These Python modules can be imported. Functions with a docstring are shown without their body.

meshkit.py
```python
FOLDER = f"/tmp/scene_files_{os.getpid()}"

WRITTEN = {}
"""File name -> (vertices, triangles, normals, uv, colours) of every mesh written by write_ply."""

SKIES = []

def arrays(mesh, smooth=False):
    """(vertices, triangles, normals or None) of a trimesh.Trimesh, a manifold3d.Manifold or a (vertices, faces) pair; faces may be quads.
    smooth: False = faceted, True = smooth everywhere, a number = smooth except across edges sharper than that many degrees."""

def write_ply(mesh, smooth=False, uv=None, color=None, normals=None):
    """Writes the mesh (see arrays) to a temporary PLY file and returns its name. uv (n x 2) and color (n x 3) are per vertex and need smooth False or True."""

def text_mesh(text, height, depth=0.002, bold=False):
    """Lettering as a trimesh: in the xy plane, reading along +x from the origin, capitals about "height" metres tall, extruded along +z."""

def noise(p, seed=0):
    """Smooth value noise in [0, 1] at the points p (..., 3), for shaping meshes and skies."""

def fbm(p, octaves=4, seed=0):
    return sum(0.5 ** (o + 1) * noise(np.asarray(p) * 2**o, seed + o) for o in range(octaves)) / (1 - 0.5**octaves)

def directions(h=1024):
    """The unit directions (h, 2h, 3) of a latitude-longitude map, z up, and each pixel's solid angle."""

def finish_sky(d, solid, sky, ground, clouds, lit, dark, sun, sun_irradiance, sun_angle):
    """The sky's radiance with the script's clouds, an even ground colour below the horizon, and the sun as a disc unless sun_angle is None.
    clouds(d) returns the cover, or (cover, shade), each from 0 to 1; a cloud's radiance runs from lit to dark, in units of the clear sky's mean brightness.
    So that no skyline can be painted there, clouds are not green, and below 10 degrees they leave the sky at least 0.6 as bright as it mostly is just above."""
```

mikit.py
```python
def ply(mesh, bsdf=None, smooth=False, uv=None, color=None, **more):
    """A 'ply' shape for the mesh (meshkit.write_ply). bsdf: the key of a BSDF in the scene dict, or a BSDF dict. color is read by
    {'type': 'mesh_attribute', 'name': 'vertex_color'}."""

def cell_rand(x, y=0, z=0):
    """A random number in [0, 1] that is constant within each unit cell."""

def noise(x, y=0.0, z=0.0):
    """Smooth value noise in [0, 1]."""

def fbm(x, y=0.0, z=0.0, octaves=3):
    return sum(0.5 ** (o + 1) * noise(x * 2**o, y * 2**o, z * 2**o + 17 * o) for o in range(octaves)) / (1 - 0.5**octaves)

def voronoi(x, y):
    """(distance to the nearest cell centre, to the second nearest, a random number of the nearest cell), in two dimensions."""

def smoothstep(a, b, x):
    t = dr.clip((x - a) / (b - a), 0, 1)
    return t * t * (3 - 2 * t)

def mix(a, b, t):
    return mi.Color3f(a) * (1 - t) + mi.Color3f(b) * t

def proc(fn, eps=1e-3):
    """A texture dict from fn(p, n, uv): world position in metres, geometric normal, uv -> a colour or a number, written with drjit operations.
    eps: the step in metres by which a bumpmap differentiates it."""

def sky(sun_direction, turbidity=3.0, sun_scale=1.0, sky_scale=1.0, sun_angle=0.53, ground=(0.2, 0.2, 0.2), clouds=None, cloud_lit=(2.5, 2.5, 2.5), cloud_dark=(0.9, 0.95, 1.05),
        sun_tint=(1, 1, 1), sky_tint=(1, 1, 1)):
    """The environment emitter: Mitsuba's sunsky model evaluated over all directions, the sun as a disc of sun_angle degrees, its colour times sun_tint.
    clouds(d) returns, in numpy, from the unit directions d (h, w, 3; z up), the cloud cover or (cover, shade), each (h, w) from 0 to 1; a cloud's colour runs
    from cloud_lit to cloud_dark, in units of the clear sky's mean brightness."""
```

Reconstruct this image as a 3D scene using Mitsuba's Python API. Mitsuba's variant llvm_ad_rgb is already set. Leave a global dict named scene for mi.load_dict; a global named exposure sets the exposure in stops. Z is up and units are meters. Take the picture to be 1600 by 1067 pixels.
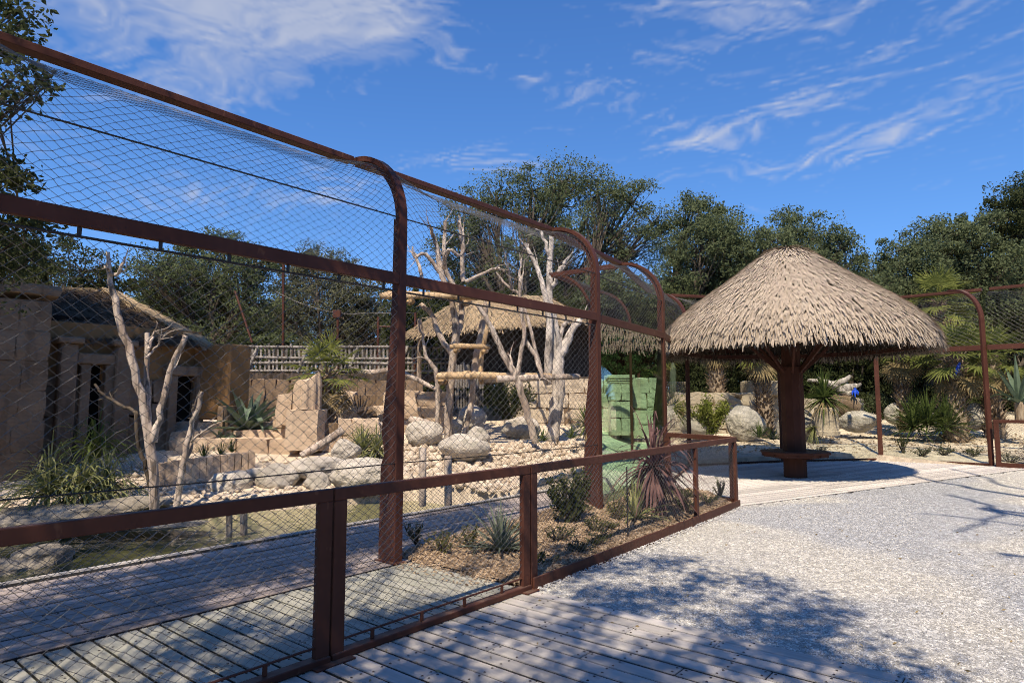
import math, random
import numpy as np, trimesh, manifold3d
import mitsuba as mi, drjit as dr
import mikit, meshkit
from mikit import proc, noise, fbm, mix, smoothstep, cell_rand, voronoi

T = mi.ScalarTransform4f
PI = math.pi
scene, labels = {}, {}
exposure = 2.02

# ------------------------------------------------------------------ camera, sky, light
# world: metres, z up; +Y runs along the aviary front away from the camera, +X towards the visitors' gravel
EYE = np.array([0, 0, 1.66])
HEAD, PITCH, FOV = math.radians(39.622), math.radians(5.4577), 76.764
FWD = np.array([-math.sin(HEAD) * math.cos(PITCH), math.cos(HEAD) * math.cos(PITCH), math.sin(PITCH)])
RIGHT = np.array([math.cos(HEAD), math.sin(HEAD), 0.0])
UP = np.cross(RIGHT, FWD)
scene['camera'] = {'type': 'perspective', 'fov': FOV, 'fov_axis': 'x', 'near_clip': 0.05, 'far_clip': 3000.0,
                   'to_world': T().look_at(origin=EYE.tolist(), target=(EYE + FWD).tolist(), up=[0, 0, 1])}
SUN_EL, SUN_AZ = math.radians(51), math.radians(24.5)
SUN = np.array([math.sin(SUN_AZ) * math.cos(SUN_EL), -math.cos(SUN_AZ) * math.cos(SUN_EL), math.sin(SUN_EL)])


def clouds(d):
    """Thin cirrus: warped, stretched noise gathered into banks and separate wisps."""
    az = np.arctan2(d[..., 0], d[..., 1])
    el = np.arcsin(np.clip(d[..., 2], -1, 1))
    x, y, o = d[..., 0] * 6.0, d[..., 1] * 6.0, 0 * az
    z = d[..., 2] * 6.0
    P = np.stack([x, y, z * 2.0], -1)
    w = np.stack([meshkit.fbm(P * .8 + 3.1, 4, 11), meshkit.fbm(P * .8 + 9.7, 4, 12), meshkit.fbm(P * .8 + 5.3, 4, 13)], -1) - .5
    t = x * .78 - y * .35 + z * .55                      # the wind's direction
    Q = P + 2.0 * w
    n = np.stack([(Q[..., 0] * .78 - Q[..., 1] * .35 + Q[..., 2] * .3) * 1.1, Q[..., 1] * 1.7, Q[..., 2] * 3.0 - Q[..., 0] * .8], -1)
    fibre = meshkit.fbm(n, 6, 5)
    fine = meshkit.fbm(n * 4.3 + 7, 4, 8)
    bank = meshkit.fbm(P * .33 + 1.7, 3, 21)

    def spot(a, e, ra, re, k=0.0):
        da = np.degrees(np.angle(np.exp(1j * (az - math.radians(a))))) * np.cos(el)
        de = np.degrees(el) - e - k * da
        return np.exp(-(da / ra) ** 2 - (de / re) ** 2)

    wisps = .34 * spot(-16, 23.2, 5, 1.5, .12) + .30 * spot(-23.5, 22, 4.5, 1.6, -.2) + .24 * spot(-33, 26, 4, 1.3) + .26 * spot(-22, 28.6, 9, 1.8, .12) + .17 * spot(-6, 27.5, 8, 2.0, -.05) + .14 * spot(-10, 25.2, 5, 1.3, .2) + .22 * spot(-7, 20.6, 8, 1.6, .1) + .24 * spot(-15, 19, 8, 1.0, .05) + .32 * spot(-42, 20.8, 6, 1.6) + .32 * spot(-66, 16.2, 7, 2.0, .12) + .28 * spot(-56, 18.2, 6, 1.6, .1) + .26 * spot(-21, 32, 9, 1.8)
    m = .44 * fibre + .42 * fine + .14 * bank + .62 * wisps * (.3 + 1.3 * fine)
    k = np.clip((m - .57) / .36, 0, 1) ** 1.3
    big = spot(-66, 29.5, 10, 6.5, .22) + .8 * spot(-53, 32, 8, 5, .1)
    soft = np.clip((.75 * np.minimum(big, 1.1) + .9 * (fibre - .5) + .6 * (fine - .5) - .26) / .66, 0, 1) * .66
    cover = 1 - (1 - .74 * k) * (1 - soft)
    return cover * np.clip(el / .12, 0, 1), .1 + .5 * (1 - fine) * (soft > .1)


scene['sky'] = mikit.sky(SUN.tolist(), turbidity=2.2, clouds=clouds, cloud_lit=(1.9, 1.95, 2.15), cloud_dark=(1.2, 1.35, 1.7), sky_tint=(0.62, 0.92, 1.27), sky_scale=.95)

# ------------------------------------------------------------------ survey helpers
def site(px, py, d):
    """A measured spot: bearing (read off the 1600 x 1067 survey picture) and its real distance in metres."""
    return EYE + d * (FWD + RIGHT * (px - 800) / 1010 - UP * (py - 533.5) / 1010)


def spot_z(px, py, z):
    r = site(px, py, 1.0) - EYE
    return EYE + r * (z - EYE[2]) / r[2]


def grade(y):
    return np.maximum(0, (np.asarray(y, float) - 9.5) * 0.0185)


def spot_g(px, py):
    z = 0.0
    for _ in range(12):
        p = spot_z(px, py, z)
        z = float(grade(p[1]))
    return p


def lift(p, h):
    return np.array([p[0], p[1], 0]) + SUN / SUN[2] * h + np.array([0, 0, p[2]])


def smooth1(a, b, x):
    t = np.clip((x - a) / (b - a), 0, 1)
    return t * t * (3 - 2 * t)


# ------------------------------------------------------------------ mesh helpers
def merge(parts):
    vs, fs, n = [], [], 0
    for v, f in parts:
        f = np.asarray(f)
        if f.shape[1] == 4:
            f = np.vstack([f[:, [0, 1, 2]], f[:, [0, 2, 3]]])
        vs.append(v); fs.append(f + n); n += len(v)
    return np.vstack(vs), np.vstack(fs)


def norm(a):
    a = np.asarray(a, float)
    return a / np.maximum(np.linalg.norm(a, axis=-1, keepdims=True), 1e-9)


_sg = np.array([[x, y, z] for x in (-1, 1) for y in (-1, 1) for z in (-1, 1)], float)
_cb = np.vstack([_sg * (1, .9, .9), _sg * (.9, 1, .9), _sg * (.9, .9, 1)])
_hull = trimesh.convex.convex_hull(_cb)
_ix = [int(np.argmin(((_cb - v) ** 2).sum(1))) for v in _hull.vertices]
CB_F = np.array(_ix)[_hull.faces]


def cbox(c, size, axes=None, b=.005):
    """A box with chamfered edges (44 triangles); axes: rows of its local x, y, z."""
    h = np.asarray(size, float) / 2
    b = min(b, .45 * h.min())
    k = h - b
    v = np.vstack([_sg * [h[0], k[1], k[2]], _sg * [k[0], h[1], k[2]], _sg * [k[0], k[1], h[2]]])
    if axes is not None:
        v = v @ np.asarray(axes)
    return v + np.asarray(c, float), CB_F


def beam(p0, p1, w, h, up=(0, 0, 1), b=.005):
    """A chamfered bar from p0 to p1; h measured along up, w across."""
    p0, p1 = np.asarray(p0, float), np.asarray(p1, float)
    t = norm(p1 - p0)
    s = norm(np.cross(up, t)) if abs(np.dot(up, t)) < .99 else norm(np.cross((1, 0, 0), t))
    return cbox((p0 + p1) / 2, (np.linalg.norm(p1 - p0), w, h), np.array([t, s, np.cross(t, s)]), b)


def tube(pts, rad, n=8, rough=0.0, seed=0, cap=True):
    p = np.asarray(pts, float)
    m = len(p)
    r = np.broadcast_to(np.asarray(rad, float), (m,))
    t = norm(np.gradient(p, axis=0))
    a = np.zeros_like(p)
    a[0] = norm(np.cross(t[0], (0, 0, 1) if abs(t[0][2]) < .9 else (1, 0, 0)))
    for i in range(1, m):
        a[i] = norm(a[i - 1] - t[i] * np.dot(a[i - 1], t[i]))
    b = np.cross(t, a)
    ang = np.arange(n) * 2 * PI / n
    rr = r[:, None] * np.ones((1, n))
    if rough:
        g = np.random.default_rng(seed)
        rr = rr * (1 + rough * (g.random((m, n)) - .5) * 2)
    v = (p[:, None] + rr[..., None] * (np.cos(ang)[None, :, None] * a[:, None] + np.sin(ang)[None, :, None] * b[:, None])).reshape(-1, 3)
    i, j = np.meshgrid(np.arange(m - 1), np.arange(n), indexing='ij')
    q = np.stack([i * n + j, i * n + (j + 1) % n, (i + 1) * n + (j + 1) % n, (i + 1) * n + j], -1).reshape(-1, 4)
    f = np.vstack([q[:, [0, 1, 2]], q[:, [0, 2, 3]]])
    if cap:
        c0 = len(v)
        v = np.vstack([v, p[:1], p[-1:]])
        k = np.arange(n)
        f = np.vstack([f, np.stack([(k + 1) % n, k, k * 0 + c0], 1), np.stack([(m - 1) * n + k, (m - 1) * n + (k + 1) % n, k * 0 + c0 + 1], 1)])
    return v, f


def smoothline(pts, k=4, wob=0.0, seed=0):
    """Catmull-Rom through points of any width (columns after xyz are carried along)."""
    p = np.asarray(pts, float)
    if len(p) < 3:
        t = np.linspace(0, 1, k + 1)[:, None]
        out = p[0] * (1 - t) + p[-1] * t
    else:
        e = np.vstack([2 * p[0] - p[1], p, 2 * p[-1] - p[-2]])
        out = []
        for i in range(len(p) - 1):
            for t in np.linspace(0, 1, k, endpoint=False):
                a, b, c, d = e[i:i + 4]
                out.append(.5 * (2 * b + (c - a) * t + (2 * a - 5 * b + 4 * c - d) * t * t + (3 * b - a - 3 * c + d) * t ** 3))
        out = np.vstack(out + [p[-1]])
    if wob:
        g = np.random.default_rng(seed)
        out[1:-1, :3] += g.normal(0, wob, (len(out) - 2, 3))
    return out


def blades(P, D, L, Wd, droop, nseg=4, fold=.25, prof=None, up=None, twist=None):
    """Many strap leaves at once: base points P, directions D, lengths L, widths Wd; droop bends them towards the ground."""
    P, D = np.asarray(P, float), norm(D)
    n = len(P)
    L, Wd, droop = (np.broadcast_to(np.asarray(x, float), (n,)) for x in (L, Wd, droop))
    prof = prof or (lambda t: np.minimum(1, .55 + 2.2 * t) * (1 - t) ** .55 if t < 1 else 0.0)
    side = np.cross(D, np.broadcast_to(np.array([0, 0, 1.]) if up is None else np.asarray(up, float), (n, 3)))
    bad = np.linalg.norm(side, axis=1) < 1e-3
    side[bad] = [1, 0, 0]
    side = norm(side)
    if twist is not None:
        c, s = np.cos(twist)[:, None], np.sin(twist)[:, None]
        side = c * side + s * np.cross(D, side)
    rows, pos = [], P.copy()
    for k in range(nseg + 1):
        t = k / nseg
        d = norm(D + np.array([0, 0, -1.]) * (droop * t ** 1.4)[:, None])
        if k:
            pos = pos + d * (L / nseg)[:, None]
        nr = norm(np.cross(side, d))
        w = (Wd * prof(t) / 2)[:, None]
        rows.append(np.stack([pos - side * w, pos - nr * w * fold * 2, pos + side * w], 1))
    v = np.stack(rows, 1)  # n, seg+1, 3, 3
    m = 3 * (nseg + 1)
    v = v.reshape(n * m, 3)
    fs = []
    for k in range(nseg):
        a, b = 3 * k, 3 * k + 3
        fs += [[a, a + 1, b + 1], [a, b + 1, b], [a + 1, a + 2, b + 2], [a + 1, b + 2, b + 1]]
    f = (np.array(fs)[None] + (np.arange(n) * m)[:, None, None]).reshape(-1, 3)
    return v, f


def leaves(P, size, g, ratio=.5, flat=0.0):
    """One folded rhombus (2 triangles) per point, turned at random."""
    n = len(P)
    d = norm(g.normal(size=(n, 3)) * [1, 1, 1 - .6 * flat] + [0, 0, -.15])
    s = norm(np.cross(d, norm(g.normal(size=(n, 3)) + [0, 0, 1.5 * flat])))
    nr = np.cross(s, d)
    L = size * (.7 + .6 * g.random(n))[:, None]
    w = L * ratio / 2
    v = np.stack([P - d * L * .5, P + s * w + nr * L * .08, P + d * L * .5, P - s * w + nr * L * .08], 1).reshape(-1, 3)
    k = (np.arange(n) * 4)[:, None]
    return v, np.vstack([k + [0, 1, 2], k + [0, 2, 3]])


_ICO = {k: trimesh.creation.icosphere(subdivisions=k) for k in (0, 1, 2, 3)}


def rock(c, size, seed, sub=3, rough=.32, yaw=0.0, flat=.75):
    m = _ICO[sub]
    v = np.array(m.vertices)
    g = np.random.default_rng(seed)
    o = g.random(3) * 50
    r = 1 + rough * (meshkit.fbm(v * 1.1 + o, 3, seed) - .5) * 2 + .16 * (meshkit.fbm(v * 3.3 + o, 4, seed + 3) - .5)
    v = v * r[:, None]
    for _ in range(6):  # planed faces
        nrm = norm(g.normal(size=3))
        lim = .62 + .3 * g.random()
        dd = v @ nrm
        v -= nrm * (np.maximum(dd - lim, 0) * flat * .62)[:, None]
    v *= np.asarray(size, float) / 2
    cy, sy = math.cos(yaw), math.sin(yaw)
    v = v @ np.array([[cy, sy, 0], [-sy, cy, 0], [0, 0, 1]])
    return v + np.asarray(c, float), np.array(m.faces)


def rblock(c, size, axes, g, rough=.012):
    """A rough-hewn block: 48 triangles, corners and faces uneven."""
    v, f = RB
    v = v * np.asarray(size, float) / 2
    v = v + g.normal(0, rough, v.shape)
    ch = (np.abs(RB[0]).sum(1) > 2.5) & (g.random(len(v)) < .4)
    v = np.where(ch[:, None], v * (1 - .075 * g.random((len(v), 1)) * [min(1, .5 / size[0]), min(1, .5 / size[1]), min(1, .5 / size[2])]), v)
    return v @ np.asarray(axes) + np.asarray(c, float), f


_b = trimesh.creation.box((2, 2, 2)).subdivide()
RB = (np.where(np.abs(np.array(_b.vertices)).sum(1, keepdims=True) > 2.5, np.array(_b.vertices) * .965, np.array(_b.vertices)), np.array(_b.faces))


def pebbles(P, size, g, sub=0):
    """Many small stones as one mesh."""
    m = _ICO[sub] if sub else trimesh.creation.icosahedron()
    bv, bf = np.array(m.vertices), np.array(m.faces)
    if sub == 1:
        bv, bf = np.array(_ICO[0].vertices), np.array(_ICO[0].faces)
    if sub == 0:
        bv = np.array([[1, 0, 0], [-1, 0, 0], [0, 1, 0], [0, -1, 0], [0, 0, 1], [0, 0, -1.]])
        bf = np.array([[0, 2, 4], [2, 1, 4], [1, 3, 4], [3, 0, 4], [2, 0, 5], [1, 2, 5], [3, 1, 5], [0, 3, 5]])
    n = len(P)
    A = norm(g.normal(size=(n, 3)))
    B = norm(np.cross(A, g.normal(size=(n, 3))))
    R = np.stack([A, B, np.cross(A, B)], 1)
    S = np.asarray(size).reshape(n, 1, 1) * (.6 + .6 * g.random((n, 1, 3)))
    v = (bv[None] * (1 + .25 * (g.random((n, len(bv), 1)) - .5)) * S) @ R
    v[..., 2] *= .75
    v += np.asarray(P)[:, None]
    return v.reshape(-1, 3), (bf[None] + (np.arange(n) * len(bv))[:, None, None]).reshape(-1, 3)


def net(surf, s0, s1, t0, t1, w, h, r, seed, ferrule=True, jit=.05):
    """A woven cable net of diamonds w by h on the surface surf(s, t) -> points, as one mesh of wires and ferrules."""
    g = np.random.default_rng(seed)
    ns, nt = int(round((s1 - s0) / w)), int(round((t1 - t0) / (h / 2)))
    w, hh = (s1 - s0) / ns, (t1 - t0) / nt
    pos, parts = {}, []
    segs = []
    rows = []
    for j in range(nt + 1):
        o = .5 * (j % 2)
        i = np.arange(ns + 1 - (j % 2))
        s = s0 + (i + o) * w
        t = np.full(len(i), t0 + j * hh)
        if 0 < j < nt:
            s = s + g.normal(0, jit * w, len(i)) * ((i > 0) & (i < len(i) - 1))
            t = t + g.normal(0, jit * h, len(i))
        rows.append(surf(s, t))
    for j in range(nt):
        a, b = rows[j], rows[j + 1]
        if j % 2 == 0:
            segs += [(a[:-1], b), (a[1:], b)]
        else:
            segs += [(a, b[:-1]), (a, b[1:])]
    A = np.vstack([x[0] for x in segs]); B = np.vstack([x[1] for x in segs])
    t = norm(B - A)
    a = norm(np.cross(t, [0.31, 0.22, 0.92]))
    b = np.cross(t, a)
    ring = [math.cos(k * 2 * PI / 3) * a + math.sin(k * 2 * PI / 3) * b for k in range(3)]
    v = np.stack([A + x * r for x in ring] + [B + x * r for x in ring], 1).reshape(-1, 3)
    f0 = np.array([[0, 1, 4], [0, 4, 3], [1, 2, 5], [1, 5, 4], [2, 0, 3], [2, 3, 5]])
    out = [(v, (f0[None] + (np.arange(len(A)) * 6)[:, None, None]).reshape(-1, 3))]
    if ferrule:
        N = np.vstack(rows)
        du = norm(surf(np.array([s0 + .01]), np.array([t0])) - surf(np.array([s0]), np.array([t0])))[0]
        e = [du * r * 3.6, -du * r * 3.6, np.array([0, 0, r * 1.9]), np.array([0, 0, -r * 1.9]), np.cross(du, [0, 0, 1]) * r * 1.9, -np.cross(du, [0, 0, 1]) * r * 1.9]
        v = np.stack([N + x for x in e], 1).reshape(-1, 3)
        f0 = np.array([[0, 2, 4], [2, 1, 4], [1, 3, 4], [3, 0, 4], [2, 0, 5], [1, 2, 5], [3, 1, 5], [0, 3, 5]])
        out.append((v, (f0[None] + (np.arange(len(N)) * 6)[:, None, None]).reshape(-1, 3)))
    return merge(out)


# ------------------------------------------------------------------ naming
_count = {}


def numbered(name):
    n = _count.get(name, 0)
    _count[name] = n + 1
    return name if n == 0 else f'{name}_{n:03d}'


def thing(name, label, cat, group=None):
    k = numbered(name)
    labels[k] = {'label': label, 'category': cat}
    if group:
        labels[k]['group'] = group
    return k


def part(parent, name, mesh, mat, smooth=False, stuff=False, label=None):
    k = numbered(parent + '__' + name)
    scene[k] = mikit.ply(mesh, mat, smooth)
    if stuff or label:
        labels[k] = {}
        if stuff: labels[k]['kind'] = 'stuff'
        if label: labels[k]['label'] = label
    return k


def single(name, mesh, mat, label, cat, group=None, smooth=False, kind=None):
    k = thing(name, label, cat, group)
    if kind: labels[k]['kind'] = kind
    scene[k] = mikit.ply(mesh, mat, smooth)
    return k


def struct(name, mesh, mat, label, smooth=False, kind='structure'):
    k = numbered(name)
    labels[k] = {'kind': kind, 'label': label}
    scene[k] = mikit.ply(mesh, mat, smooth)
    return k


# ------------------------------------------------------------------ materials
def rgb(*c):
    return {'type': 'rgb', 'value': list(c)}


def mat(name, color, rough=.8, spec=.3, bump=None, scale=None, two=True, eps=2e-3, **more):
    b = {'type': 'principled', 'base_color': proc(color) if callable(color) else rgb(*color), 'roughness': rough, 'specular': spec, **more}
    if bump:
        b = {'type': 'bumpmap', 'arbitrary': proc(bump, eps), 'scale': scale, 'bsdf': b}
    scene[name] = {'type': 'twosided', 'bsdf': b} if two else b
    return name


def wood(ax, c0, c1, algae=False, rowpitch=.148):
    def fn(p, n, uv):
        a, b = (p.x, p.y) if ax == 0 else (p.y, p.x) if ax == 1 else (p.x * .378 + p.y * .925, p.x * .925 - p.y * .378)
        row = dr.floor(b / rowpitch)
        k = cell_rand(row, dr.floor(a / 2.2), 4)
        grain = fbm(a * 2.2, b * 55 + k * 40, p.z * 30, 3)
        streak = noise(a * .9, b * 16 + k * 9)
        blot = fbm(a * 1.6, b * 2.2, 3.1, 3)
        c = mix(c0, c1, dr.clip(.15 + .5 * (grain - .2) + .35 * k * streak + .4 * (blot - .35), 0, 1))
        c = c * (.82 + .3 * k)
        if algae:
            g = smoothstep(-3.55, -3.8, p.x) * (.55 + .45 * blot)
            c = mix(c, mi.Color3f(.25, .265, .205) * (.65 + .7 * grain), g * .75)
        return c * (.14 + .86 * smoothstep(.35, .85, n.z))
    def bp(p, n, uv):
        a, b = (p.x, p.y) if ax == 0 else (p.y, p.x) if ax == 1 else (p.x * .378 + p.y * .925, p.x * .925 - p.y * .378)
        return fbm(a * 4, b * 90, 0, 2) + .5 * noise(a * 25, b * 25)
    return fn, bp


f_, b_ = wood(0, (.29, .28, .265), (.51, .49, .475), True)
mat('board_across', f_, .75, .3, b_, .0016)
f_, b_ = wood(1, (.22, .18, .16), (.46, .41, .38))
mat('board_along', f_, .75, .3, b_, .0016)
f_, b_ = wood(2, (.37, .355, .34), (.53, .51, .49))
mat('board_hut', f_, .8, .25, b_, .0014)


def steel_col(p, n, uv):
    k = fbm(p.x * 3, p.y * 3, p.z * 3, 3)
    st = noise(p.x * 30, p.y * 30, p.z * 2.5)
    c = mix((.062, .024, .0165), (.094, .038, .027), k) * (.88 + .24 * st)
    dust = smoothstep(.6, .95, n.z) * smoothstep(.25, .7, fbm(p.x * 8, p.y * 8, p.z * 8 + 3, 3))
    wear = smoothstep(.70, .80, fbm(p.x * 22, p.y * 22, p.z * 9, 3))
    return mix(mix(c, mi.Color3f(.16, .075, .045), .55 * wear), mi.Color3f(.24, .19, .15), .35 * dust)


mat('steel', steel_col, .52, .18, lambda p, n, uv: noise(p.x * 300, p.y * 300, p.z * 300), .00012, eps=5e-4)
mat('wire', (.16, .155, .15), .42, .5, metallic=.6)
mat('dark_iron', (.03, .027, .025), .5, .4)


def gravel_col(p, n, uv):
    a = voronoi(p.x * 34, p.y * 34)
    b = voronoi(p.x * 80 + 7, p.y * 80)
    big = fbm(p.x * .5, p.y * .5, 0, 4)
    tone = .66 + .68 * a[2] * a[2] + .38 * (b[2] - .5)
    c = mix((.35, .37, .40), (.48, .475, .445), smoothstep(.38, .62, big))
    return c * tone * smoothstep(-.15, .35, a[1] - a[0] + .1)


def gravel_bump(p, n, uv):
    a = voronoi(p.x * 34, p.y * 34)
    b = voronoi(p.x * 80 + 7, p.y * 80)
    return dr.minimum(a[1] - a[0], .6) + .45 * dr.minimum(b[1] - b[0], .6)


mat('gravel_mat', gravel_col, .95, .15, gravel_bump, .010, eps=3e-3)


def chips(c0, c1, s):
    def fn(p, n, uv):
        k = cell_rand(dr.floor(p.x * s), dr.floor(p.y * s), dr.floor(p.z * s))
        return mix(c0, c1, k) * (.8 + .4 * noise(p.x * 60, p.y * 60, p.z * 60))
    return fn


mat('gravel_stone_mat', chips((.24, .25, .275), (.72, .72, .705), 70), .9, .2)
mat('chip_mat', chips((.17, .115, .072), (.50, .40, .29), 40), .9, .15)
mat('pebble_mat', chips((.38, .31, .235), (.62, .54, .45), 9), .9, .2)


def soil_col(p, n, uv):
    big = fbm(p.x * .6, p.y * .6, 0, 4)
    mid = fbm(p.x * 6, p.y * 6, 2, 3)
    v = voronoi(p.x * 14, p.y * 14)
    far = smoothstep(34, 60, dr.sqrt(p.x * p.x + p.y * p.y))
    c = mix((.39, .33, .255), (.56, .49, .395), dr.clip(big * 1.3 - .2, 0, 1)) * (.75 + .5 * mid) * (.85 + .3 * v[2])
    return mix(c, mi.Color3f(.14, .13, .07) * (.6 + .8 * mid), far)


mat('soil', soil_col, .95, .1, lambda p, n, uv: fbm(p.x * 9, p.y * 9, 0, 4) + .3 * voronoi(p.x * 14, p.y * 14)[0], .035, eps=6e-3)
mat('mulch_soil', lambda p, n, uv: mix((.09, .062, .04), (.26, .19, .13), fbm(p.x * 25, p.y * 25, 0, 3)), .95, .1, lambda p, n, uv: fbm(p.x * 40, p.y * 40, 0, 3), .02)


def sandstone(c0, c1, stain=.35):
    def fn(p, n, uv):
        k = fbm(p.x * 1.7, p.y * 1.7, p.z * 1.7, 3)
        lay = noise(p.x * 1.5, p.y * 1.5, p.z * 22)
        fine = fbm(p.x * 28, p.y * 28, p.z * 28, 2)
        run = fbm(p.x * 7, p.y * 7, p.z * .8, 3)
        c = mix(c0, c1, dr.clip(1.5 * k - .25, 0, 1)) * (.86 + .16 * lay) * (.82 + .36 * fine)
        return mix(c, c * mi.Color3f(.45, .42, .40), stain * smoothstep(.52, .75, run))
    return fn


def stone_bump(p, n, uv):
    return fbm(p.x * 7, p.y * 7, p.z * 7, 4) + .25 * noise(p.x * 70, p.y * 70, p.z * 70)


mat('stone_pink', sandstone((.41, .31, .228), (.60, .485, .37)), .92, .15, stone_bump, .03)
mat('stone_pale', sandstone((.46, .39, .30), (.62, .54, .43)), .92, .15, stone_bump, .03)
mat('stone_brown', sandstone((.17, .12, .082), (.29, .215, .155), .5), .92, .15, stone_bump, .03)  # brown stone, lowered further to hold the tree shade over the left building


def boulder_col(p, n, uv):
    k = fbm(p.x * 3, p.y * 3, p.z * 3, 4)
    sp = noise(p.x * 90, p.y * 90, p.z * 90)
    li = smoothstep(.56, .7, fbm(p.x * 5 + 9, p.y * 5, p.z * 5, 4))
    c = mix((.30, .28, .25), (.60, .56, .50), dr.clip(1.6 * k - .3, 0, 1)) * (.7 + .5 * sp)
    c = mix(c, mi.Color3f(.25, .24, .19), .55 * li)
    return c


mat('boulder_mat', boulder_col, .9, .2, lambda p, n, uv: fbm(p.x * 9, p.y * 9, p.z * 9, 5) + .5 * dr.abs(fbm(p.x * 4, p.y * 4, p.z * 4 + 7, 3) - .5), .09)


mat('shaded_rock', lambda p, n, uv: mix((.11, .10, .08), (.34, .31, .26), dr.clip(1.7 * fbm(p.x * 3, p.y * 3, p.z * 5, 4) - .35, 0, 1)) * (.7 + .5 * noise(p.x * 60, p.y * 60, p.z * 60)), .85, .25, lambda p, n, uv: fbm(p.x * 9, p.y * 9, p.z * 16, 5), .07)  # flagstones: the bank's tree shade is put into a darker stone colour


def bark(c0, c1, sx=14):
    def fn(p, n, uv):
        k = fbm(p.x * sx, p.y * sx, p.z * 2.2, 4)
        b = fbm(p.x * 2.3, p.y * 2.3, p.z * 2.3, 3)
        c = mix(c0, c1, smoothstep(.3, .72, k * .6 + b * .4))
        crack = smoothstep(.42, .36, fbm(p.x * 20, p.y * 20, p.z * 3.5, 3))
        return c * (1 - .55 * crack) * (.72 + .5 * noise(p.x * 4, p.y * 4, p.z * 1.2))
    return fn


bark_b = lambda p, n, uv: fbm(p.x * 16, p.y * 16, p.z * 3, 4)
mat('dead_wood', bark((.29, .23, .19), (.60, .53, .47)), .85, .2, bark_b, .03)
mat('white_wood', bark((.40, .36, .33), (.70, .65, .60)), .85, .2, bark_b, .025)
mat('peeled_log', bark((.36, .25, .14), (.58, .44, .28), 9), .75, .25, bark_b, .012)
mat('grey_wood', bark((.17, .158, .146), (.39, .365, .345), 18), .85, .2, bark_b, .015)
mat('dark_wood', bark((.05, .04, .033), (.11, .085, .07), 18), .85, .2, bark_b, .015)
mat('tree_bark', bark((.055, .045, .036), (.15, .125, .10)), .9, .15, bark_b, .03)
mat('palm_bark', bark((.17, .12, .085), (.46, .37, .29), 20), .9, .15, bark_b, .02)


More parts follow.
